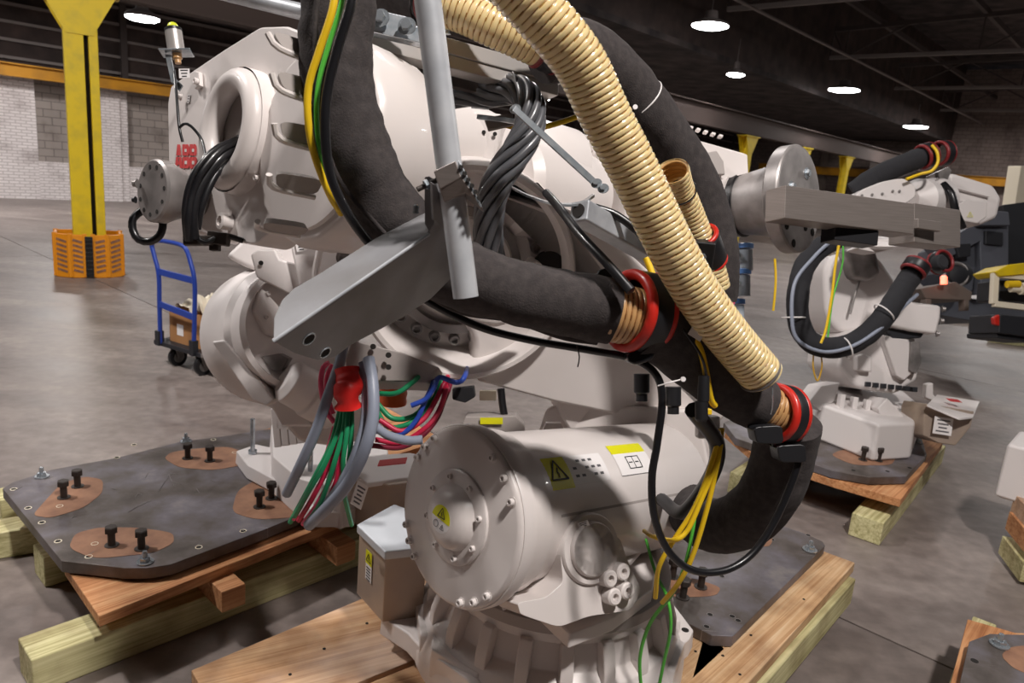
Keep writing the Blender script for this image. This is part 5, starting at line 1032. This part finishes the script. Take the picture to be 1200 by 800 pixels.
MB().prism(rounded([W(x, y, 4.2) for x, y in ((1003, 291), (1030, 296), (1072, 283), (1076, 278), (1060, 276), (1020, 282))], .25, 3), FW*.15).build('elbow_rim', WF, R3, .01)
hd = MB().prism(rounded([W(x, y, 4.35) for x, y in ((1000, 232), (1010, 222), (1035, 212), (1060, 208), (1073, 218), (1074, 230), (1060, 240), (1030, 242), (1005, 240))], .3, 3), FW*.3).build('hood', WF, R3, .03)
for x, y in ((1010, 229), (1022, 228), (1034, 227), (1046, 224), (1054, 224)): MB().lathe(W(x, y, 4.345), -FW, [(.008, 0), (.008, .004)], 10).build('bolt_hole', 'dull_steel', hd)
fr = W(1072, 234, 4.5); MB().lathe(fr, W(1116, 236, 4.7)-fr, [(.06, -.05), (.1, 0), (.13, .03), (.13, .1), (.11, .11), (.11, .16), (.14, .17), (.14, .24), (.11, .26)], 40).build('forearm_drum', WF, R3, 0, 35)
ch = P2([(1112, 202), (1122, 203), (1165, 216), (1175, 232), (1170, 255), (1150, 263), (1118, 262), (1110, 235)], 4.7, FW*.4, 'forearm_casing', par=R3, bev=.03)
P2([(1114, 214), (1160, 227), (1160, 231), (1114, 219)], 4.67, FW*.03, 'casing_crease', par=ch, bev=.004)
q = P2([(1124, 238), (1132, 233), (1158, 236), (1157, 254), (1146, 262), (1124, 258)], 4.6, FW*.12, 'motor_box', par=ch, bev=.01); tri(q, W(1137, 252, 4.59), RT, UP, .02, 'label_yellow')
P2([(1095, 203), (1112, 195), (1116, 200), (1108, 216), (1096, 214)], 4.6, FW*.1, 'hose_bracket', 'dull_steel', R3, .005)
sl = lambda p, r, lab, sd, **k: sleeve(p, r, lab, 'sleeved_hose', 'sleeve_far', .05, 'black sleeved hoses', sd, 20)
sl([(1000, 225, 4.5), (1025, 208, 4.45), (1055, 194, 4.4), (1086, 182, 4.4)], 12, 'black sleeved hose over the third robot, upper', 31)
sl([(985, 278, 4.2), (962, 290, 4.1), (943, 312, 4.05), (935, 345, 4.0), (937, 380, 4.0), (952, 402, 4.0), (980, 407, 4.0), (1010, 396, 4.0), (1035, 372, 4.0), (1055, 342, 4.05), (1072, 316, 4.1)], 12.5, 'black sleeved hose looping below the tool beam at the third robot', 37)
def ring3(x, y, d, ax_, lab, r=13): 
    t = coupling(W(x, y, d), ax_, px(r, d), lab, m='dark_red', bodylen=.05); return t
ring3(1081, 184, 4.38, D(.9, .3, .2), 'dark red clamp on top of the third robot, left one'); ring3(1100, 180, 4.4, D(.9, .1, .3), 'dark red clamp on top of the third robot, right one')
ring3(1070, 318, 4.05, D(.55, .75, .1), 'dark red clamp at the end of the looping hose, lower left'); ring3(1097, 309, 4.15, D(.3, .2, -.9), 'dark red clamp at the end of the looping hose, upper right', 12)
tag(MB().lathe(W(1097, 309, 4.1), D(.3, .2, -.9), [(px(9, 4.1), 0), (px(9.5, 4.1), .02), (px(9, 4.1), .04), (px(7, 4.1), .05)], 24).build('hose_stub', 'sleeve_far'), 'stub of black sleeved hose in the far dark red clamp', 'hose')
cable([(973, 283, 4.0), (955, 300, 3.98), (932, 330, 3.95), (928, 370, 3.93), (935, 398, 3.93), (965, 412, 3.93), (1000, 405, 3.93), (1035, 382, 3.95), (1060, 358, 4.0), (1075, 345, 4.05)], 2.2, 'grey_conduit', 'clear conduit running along the looping black hose', 'grey_conduit_hose')
for x, y, a in ((992, 408, (.9, .3, 0)), (1036, 366, (.7, .7, 0)), (930, 372, (0, 1, 0))): tag(MB().torus(W(x, y, 3.98), D(*a), px(13, 3.98), .004, 28, 6).build('cable_tie', 'white_label'), 'pale tie round the looping hose, %s' % {992: 'at its bottom', 1036: 'on its rising side', 930: 'on its left side'}[x], 'cable tie')
cable([(984, 282, 3.6), (979, 310, 3.6), (975, 345, 3.6), (968, 385, 3.6), (962, 402, 3.6)], 1.6, 'yellow_cable', 'thin yellow cable hanging from the tool beam, right')
cable([(988, 284, 3.62), (987, 310, 3.62), (976, 350, 3.62), (970, 395, 3.62)], 1.0, 'green_cable', 'thin green cable hanging beside the right yellow one')
cable([(908, 303, 3.0), (909, 325, 3.0), (908, 345, 3.0), (906, 364, 3.0)], 1.5, 'yellow_cable', 'short yellow-green cable hanging under the adapter flange')
cable([(954, 405, 4.0), (953, 430, 4.0), (958, 446, 4.0), (963, 430, 4.0), (962, 412, 4.0)], .9, 'yellow_dark', 'thin yellow loop hanging under the looping hose')
cable([(1062, 210, 4.3), (1078, 204, 4.3), (1092, 200, 4.28), (1099, 190, 4.28), (1098, 178, 4.28), (1092, 170, 4.3)], 1.8, 'yellow_cable', 'yellow cable curling over the dark red clamps of the third robot')
cable([(1105, 216, 4.5), (1115, 228, 4.45), (1120, 248, 4.45), (1128, 266, 4.5)], 4.5, 'black_rubber', 'black hose running down beside the third robot casing', 'black_hose', cat='hose')
p = [(1082, 500), (1090, 463)]
jb3 = P2([(1083, 480), (1086, 473), (1142, 482), (1138, 500), (1120, 522), (1100, 519), (1082, 510)], 4.2, FW*.25, 'junction_box', 'box_body', R3, .006)
P2([(1086, 474, 4.15), (1098, 462, 4.5), (1148, 470, 4.5), (1140, 488, 4.15), (1124, 490, 4.1)], 4.2, UP*-.012, 'box_lid', WF, R3, .003)
decal(R3, W(1105, 499, 4.17), D(1, -.15, 0), UP, px(22, 4.2), px(20, 4.2), rows=4); decal(R3, W(1118, 471, 4.28)+UP*.01, D(1, -.1, 0), D(0, .3, 1), .07, .05, 'logo_red', rows=0)
# small pneumatic valves with blue caps behind the clamp
VB = thing('valve_manifold', W(868, 330, 2.6), 'stack of clear valves with blue caps between hose and floor', 'valve')
for k, (x, y) in enumerate(((873, 305), (870, 335), (863, 370))):
    MB().lathe(W(x, y+12, 2.6), UP, [(px(9, 2.6), 0), (px(9, 2.6), px(24, 2.6)), (px(7, 2.6), px(25, 2.6))], 16).build('valve_bowl', 'clear_grey', VB)
    MB().lathe(W(x, y-14, 2.6), UP, [(px(10, 2.6), 0), (px(10, 2.6), px(5, 2.6)), (px(8, 2.6), px(6, 2.6))], 16).build('valve_cap', 'clear_blue', VB)
    bolt(VB, W(x-13, y-12, 2.58), D(-1, 0, 0), .012, 'white_label')
cable([(843, 372, 2.3), (850, 350, 2.4), (855, 325, 2.5), (860, 300, 2.55)], 4, 'wire_green', 'thick green hose rising to the blue capped valves', 'green_hose', cat='hose')
cable([(838, 360, 2.3), (846, 345, 2.4), (851, 322, 2.5), (853, 300, 2.55)], 2.2, 'wire_red', 'red hose rising to the blue capped valves', 'red_hose', cat='hose')
cable([(845, 390, 2.3), (853, 372, 2.4), (860, 352, 2.5)], 2.2, 'wire_pink', 'short pink hose below the blue capped valves', 'pink_hose', cat='hose')
# ================================================================= HAND TRUCK WITH BOX
c0 = F(187, 400, .2); c1_ = F(227, 412, .2); hx = (c1_-c0); hx.z = 0; wd_ = hx.length; hx.normalize(); hy = Z.cross(hx); hy = hy if hy.dot(FW) > 0 else -hy
dpl = (C0-c0).length
CT = thing('platform_cart', (c0+c1_)/2-Z*.2, 'blue handled platform cart with dark deck and black wheels', 'cart')
def at(p, x, y):      # the point on the vertical handle plane
    return PL(x, y, c0, hy)
hpts = [at(0, *q) for q in ((188, 402), (187, 360), (186, 322), (181, 300), (178, 287), (182, 282), (196, 283), (212, 287), (218, 292), (223, 306), (228, 330), (228, 370), (227, 412))]
MB().tube(hpts, .017, 12, step=.02).build('handle', 'cart_blue', CT)
for a, b_ in (((186, 318), (228, 329)), ((187, 356), (228, 372))): MB().bar(at(0, *a), at(0, *b_), .02, .05).build('handle_rung', 'cart_blue', CT, .004)
for q in (c0, c1_): MB().box(q+Z*.03, .05, .05, .12, hx, hy).build('handle_socket', 'machine_dark', CT, .004)
dk = MB().prism([c0-hx*.08-Z*.0, c1_+hx*.08, c1_+hx*.08+hy*.75, c0-hx*.08+hy*.75], Z*-.035).build('deck', 'machine_dark', CT, .006)
for q, s in ((c1_+hx*.0+hy*.08, 1), (c0+hx*.08+hy*.1, 1), (c1_+hy*.62, 1), (c0+hy*.62, 1)):
    f = V((q.x, q.y, .075)); w0_ = MB(); w0_.lathe(f-hx*.02, hx, [(.045, 0), (.075, .002), (.078, .01), (.078, .03), (.075, .038), (.045, .04)], 28); w0_.build('wheel', 'black_rubber', CT)
    MB().lathe(f-hx*.023, hx, [(.045, 0), (.045, .046)], 20).build('wheel_hub', 'dull_steel', CT)
    MB().prism([f-hx*.035+hy*-.02, f-hx*.035+hy*.02, q-hx*.035+hy*.05-Z*.03, q-hx*.035-hy*.05-Z*.03], hx*.006).build('caster_fork', 'dull_steel', CT)
    MB().prism([f+hx*.035+hy*-.02, f+hx*.035+hy*.02, q+hx*.035+hy*.05-Z*.03, q+hx*.035-hy*.05-Z*.03], hx*.006).build('caster_fork', 'dull_steel', CT)
bxo = c0+hy*.08+hx*.02+Z*.001; BX = thing('cardboard_box', bxo, 'open brown cardboard box with white label on the blue cart', 'box')
w_, d_, h_ = wd_*.92, .42, .27
for a, b_, lab in ((bxo, bxo+hx*w_, 'f'), (bxo+hx*w_, bxo+hx*w_+hy*d_, 'r'), (bxo+hx*w_+hy*d_, bxo+hy*d_, 'b'), (bxo+hy*d_, bxo, 'l')): MB().bar(a+Z*h_/2, b_+Z*h_/2, .006, h_).build('side_panel', 'cardboard', BX)
MB().box(bxo+hx*w_/2+hy*d_/2+Z*.004, w_, d_, .006, hx, hy).build('bottom_panel', 'cardboard', BX)
MB().prism([bxo+hx*w_+Z*h_, bxo+hx*w_+hy*d_+Z*h_, bxo+hx*(w_+.12)+hy*d_+Z*(h_+.06), bxo+hx*(w_+.12)+Z*(h_+.06)], Z*.004).build('flap', 'cardboard', BX)
MB().prism([bxo+hy*d_+Z*h_, bxo+hx*w_+hy*d_+Z*h_, bxo+hx*w_+hy*(d_+.1)+Z*(h_+.09), bxo+hy*(d_+.1)+Z*(h_+.09)], Z*.004).build('flap', 'cardboard', BX)
decal(BX, bxo+hx*w_*.35+Z*.11-hy*.005, hx, Z, .08, .09, rows=0)
b = MB(); pc = bxo+hx*w_*.5+hy*d_*.5+Z*(h_-.03); n_ = 12; vs = []; fs = []
for i in range(n_):
    for j in range(n_):
        x = (i/(n_-1)-.5); y = (j/(n_-1)-.5); z = noise.noise(V((x*5, y*5, 3)))*.13+.10-.2*(x*x+y*y)
        vs.append(pc+hx*(x*w_*.9)+hy*(y*d_*.9)+Z*z)
for i in range(n_-1):
    for j in range(n_-1): fs.append([i*n_+j, (i+1)*n_+j, (i+1)*n_+j+1, i*n_+j+1])
tag(b.add(vs, fs).build('packing_paper', 'paper', None, 0, 15), 'crumpled cream packing paper in the cardboard box', 'paper')
mat('rag_orange', '#d96a3c', .8); mat('rag_yellow', '#d8b838', .8); mat('rag_pink', '#e79aa0', .8)
for k, (u_, v_, m, lab) in enumerate(((1.02, .15, 'rag_yellow', 'yellow glove on the cart deck, nearest the handle'), (1.18, .3, 'rag_orange', 'orange glove on the cart deck beside the box'), (1.3, .2, 'rag_pink', 'pale pink rag on the cart deck'), (1.28, .42, 'rag_orange', 'orange bag behind the pink rag on the cart'))):
    q = bxo+hx*(w_*u_-.03)+hy*(v_); b = MB(); b.lathe(q, Z, [(.07, 0), (.085, .02), (.06, .05), (.02, .07)], 14)
    for i, p in enumerate(b.v): b.v[i] = p+V((noise.noise(p*18), noise.noise(p*18+V((9, 0, 0))), .6*noise.noise(p*22)))*.035
    z0 = min(p.z for p in b.v); b.v = [V((p.x, p.y, p.z-z0+.201)) for p in b.v]
    tag(b.build('glove' if 'glove' in lab else 'rag' if 'rag' in lab else 'bag', m, None, 0, 60), lab, 'glove' if 'glove' in lab else 'rag' if 'rag' in lab else 'bag')
MB().prism([c1_+hx*.08+Z*-.0, c1_+hx*.34, c1_+hx*.34+hy*.75, c1_+hx*.08+hy*.75], Z*-.03).build('deck_edge', 'dull_steel', CT, .004)
# ================================================================= MACHINERY FAR RIGHT
MC = thing('grey_machine', F(1140, 372, 0), 'dark grey cast machine frame behind the third robot', 'machine')
def Q(pts, d, th, nm, m, par, bev=.01): return P2(pts, d, FW*th, nm, m, par, bev)
Q([(1052, 355), (1075, 342), (1160, 352), (1200, 352), (1210, 372), (1150, 378), (1075, 364)], 8.2, 1.0, 'bed', 'machine_grey', MC)
Q([(1105, 290), (1140, 270), (1146, 285), (1140, 340), (1125, 345), (1100, 320)], 8.0, .5, 'web_plate', 'machine_grey', MC)
Q([(1100, 288), (1142, 262), (1158, 262), (1150, 282), (1112, 302)], 7.9, .3, 'strut', 'machine_grey', MC)
Q([(1148, 262), (1182, 262), (1182, 340), (1150, 345)], 7.9, .6, 'column_block', 'machine_grey', MC)
Q([(1155, 270), (1176, 272), (1176, 288), (1155, 286)], 7.86, .1, 'opening', 'machine_dark', MC)
Q([(1120, 286), (1138, 285), (1138, 300), (1124, 302)], 7.86, .1, 'opening', 'machine_dark', MC)
Q([(1150, 245), (1182, 248), (1184, 264), (1148, 264)], 7.8, .6, 'gear_housing', 'machine_grey', MC)
Q([(1175, 240), (1205, 236), (1210, 330), (1186, 345), (1180, 290)], 8.3, .6, 'side_frame', 'machine_dark', MC)
MB().lathe(W(1120, 322, 7.6), -FW, [(.12, 0), (.12, .1), (.06, .12)], 28).build('handwheel', 'machine_dark', MC)
MB().torus(W(1120, 322, 7.5), -FW, .12, .02, 28, 8).build('handwheel_rim', 'dull_steel', MC)
TB = thing('work_table', F(1120, 372, 0), 'low brown work table behind the looping hose', 'table')
Q([(1078, 338), (1120, 330), (1140, 342), (1138, 352), (1085, 350)], 7.0, .6, 'table_top', 'cast_brown', TB); Q([(1085, 350), (1092, 350), (1092, 362), (1085, 362)], 7.0, .1, 'table_leg', 'cast_brown', TB); Q([(1130, 350), (1136, 350), (1136, 364), (1130, 364)], 7.0, .1, 'table_leg', 'cast_brown', TB)
tag(MB().lathe(W(1106, 333, 6.9), UP, [(.03, 0), (.03, .07), (.015, .085)], 14).build('signal_light', 'red_light'), 'small glowing red-orange light on the brown table', 'light')
for k, (a, b_, lab) in enumerate((((1108, 370), (1168, 378), 'long greenish timber on the floor under the grey machine'), ((1160, 395), (1215, 402), 'greenish timber on the floor under the black box at right'))):
    tag(MB().bar(F(*a, .06), F(*b_, .06), .14, .12).build('timber', 'timber', None, .006), lab, 'timber')
YM = thing('yellow_machine', F(1185, 398, 0), 'yellow and cream framed machine at the right edge', 'machine')
for a, b_ in (((1166, 318), (1164, 356)), ((1164, 356), (1215, 362)), ((1168, 322), (1215, 326))): MB().bar(W(*a, 6.0), W(*b_, 6.0), .05, .05, up=FW).build('frame_bar', 'paper', YM, .006)
Q([(1166, 318), (1182, 310), (1215, 306), (1215, 320), (1172, 324)], 5.95, .3, 'top_cover', 'column_yellow', YM); Q([(1172, 328), (1215, 330), (1215, 355), (1170, 352)], 6.1, .3, 'inner_panel', 'machine_dark', YM)
MB().lathe(W(1184, 338, 5.95), RT, [(.03, 0), (.03, .08), (.05, .08), (.05, .25)], 18).build('cylinder', 'paper', YM); MB().lathe(W(1180, 333, 5.93), RT, [(.03, 0), (.03, .1)], 14).build('yellow_knob', 'yellow_cable', YM)
Q([(1172, 368), (1215, 372), (1215, 396), (1170, 390)], 5.9, .4, 'motor_box', 'machine_dark', YM); Q([(1165, 372), (1172, 368), (1172, 382), (1166, 380)], 5.88, .05, 'red_knob', 'red_plastic', YM); Q([(1168, 390), (1215, 396), (1215, 402), (1168, 396)], 5.95, .4, 'leg_frame', 'machine_dark', YM)
tag(MB().box(W(1195, 228, 13), .35, .35, 1.0, RT, None, Z).build('grey_cabinet', 'paper', None, .01), 'tall pale cabinet behind the machines at the right edge', 'cabinet')
tag(MB().box(W(1018, 224+2, 9), .6, .4, .25, RT, None, Z).build('wooden_crate', 'pale_wood', None, .01), 'pale wooden crate seen over the tool beam', 'crate') if 0 else None
tag(MB().box(BP(33, 5.5, .35), 5, 1.2, .7, E1, E2).build('machine_bed', 'cast_brown', None, .02), 'long brown machine bed far behind the adapter flange', 'machine')
tag(MB().box(BP(24, 3.0, .5), 2.0, 1.2, 1.0, E1, E2).build('machine_block', 'machine_dark', None, .02), 'dark machine block far behind the third robot', 'machine')
tag(MB().box(BP(41, 3, 1.2), 3.0, 3.2, 2.4, E1, E2).build('storage_rack', 'cast_brown', None, .02), 'brown storage rack before the far wall', 'rack')
tag(MB().box(BP(44.5, 12.5, 2.8), 1.0, 3.0, 2.5, E1, E2).build('wall_panel', 'cmu', None, .02), 'pale panel high on the far wall left of the white robots', 'panel')
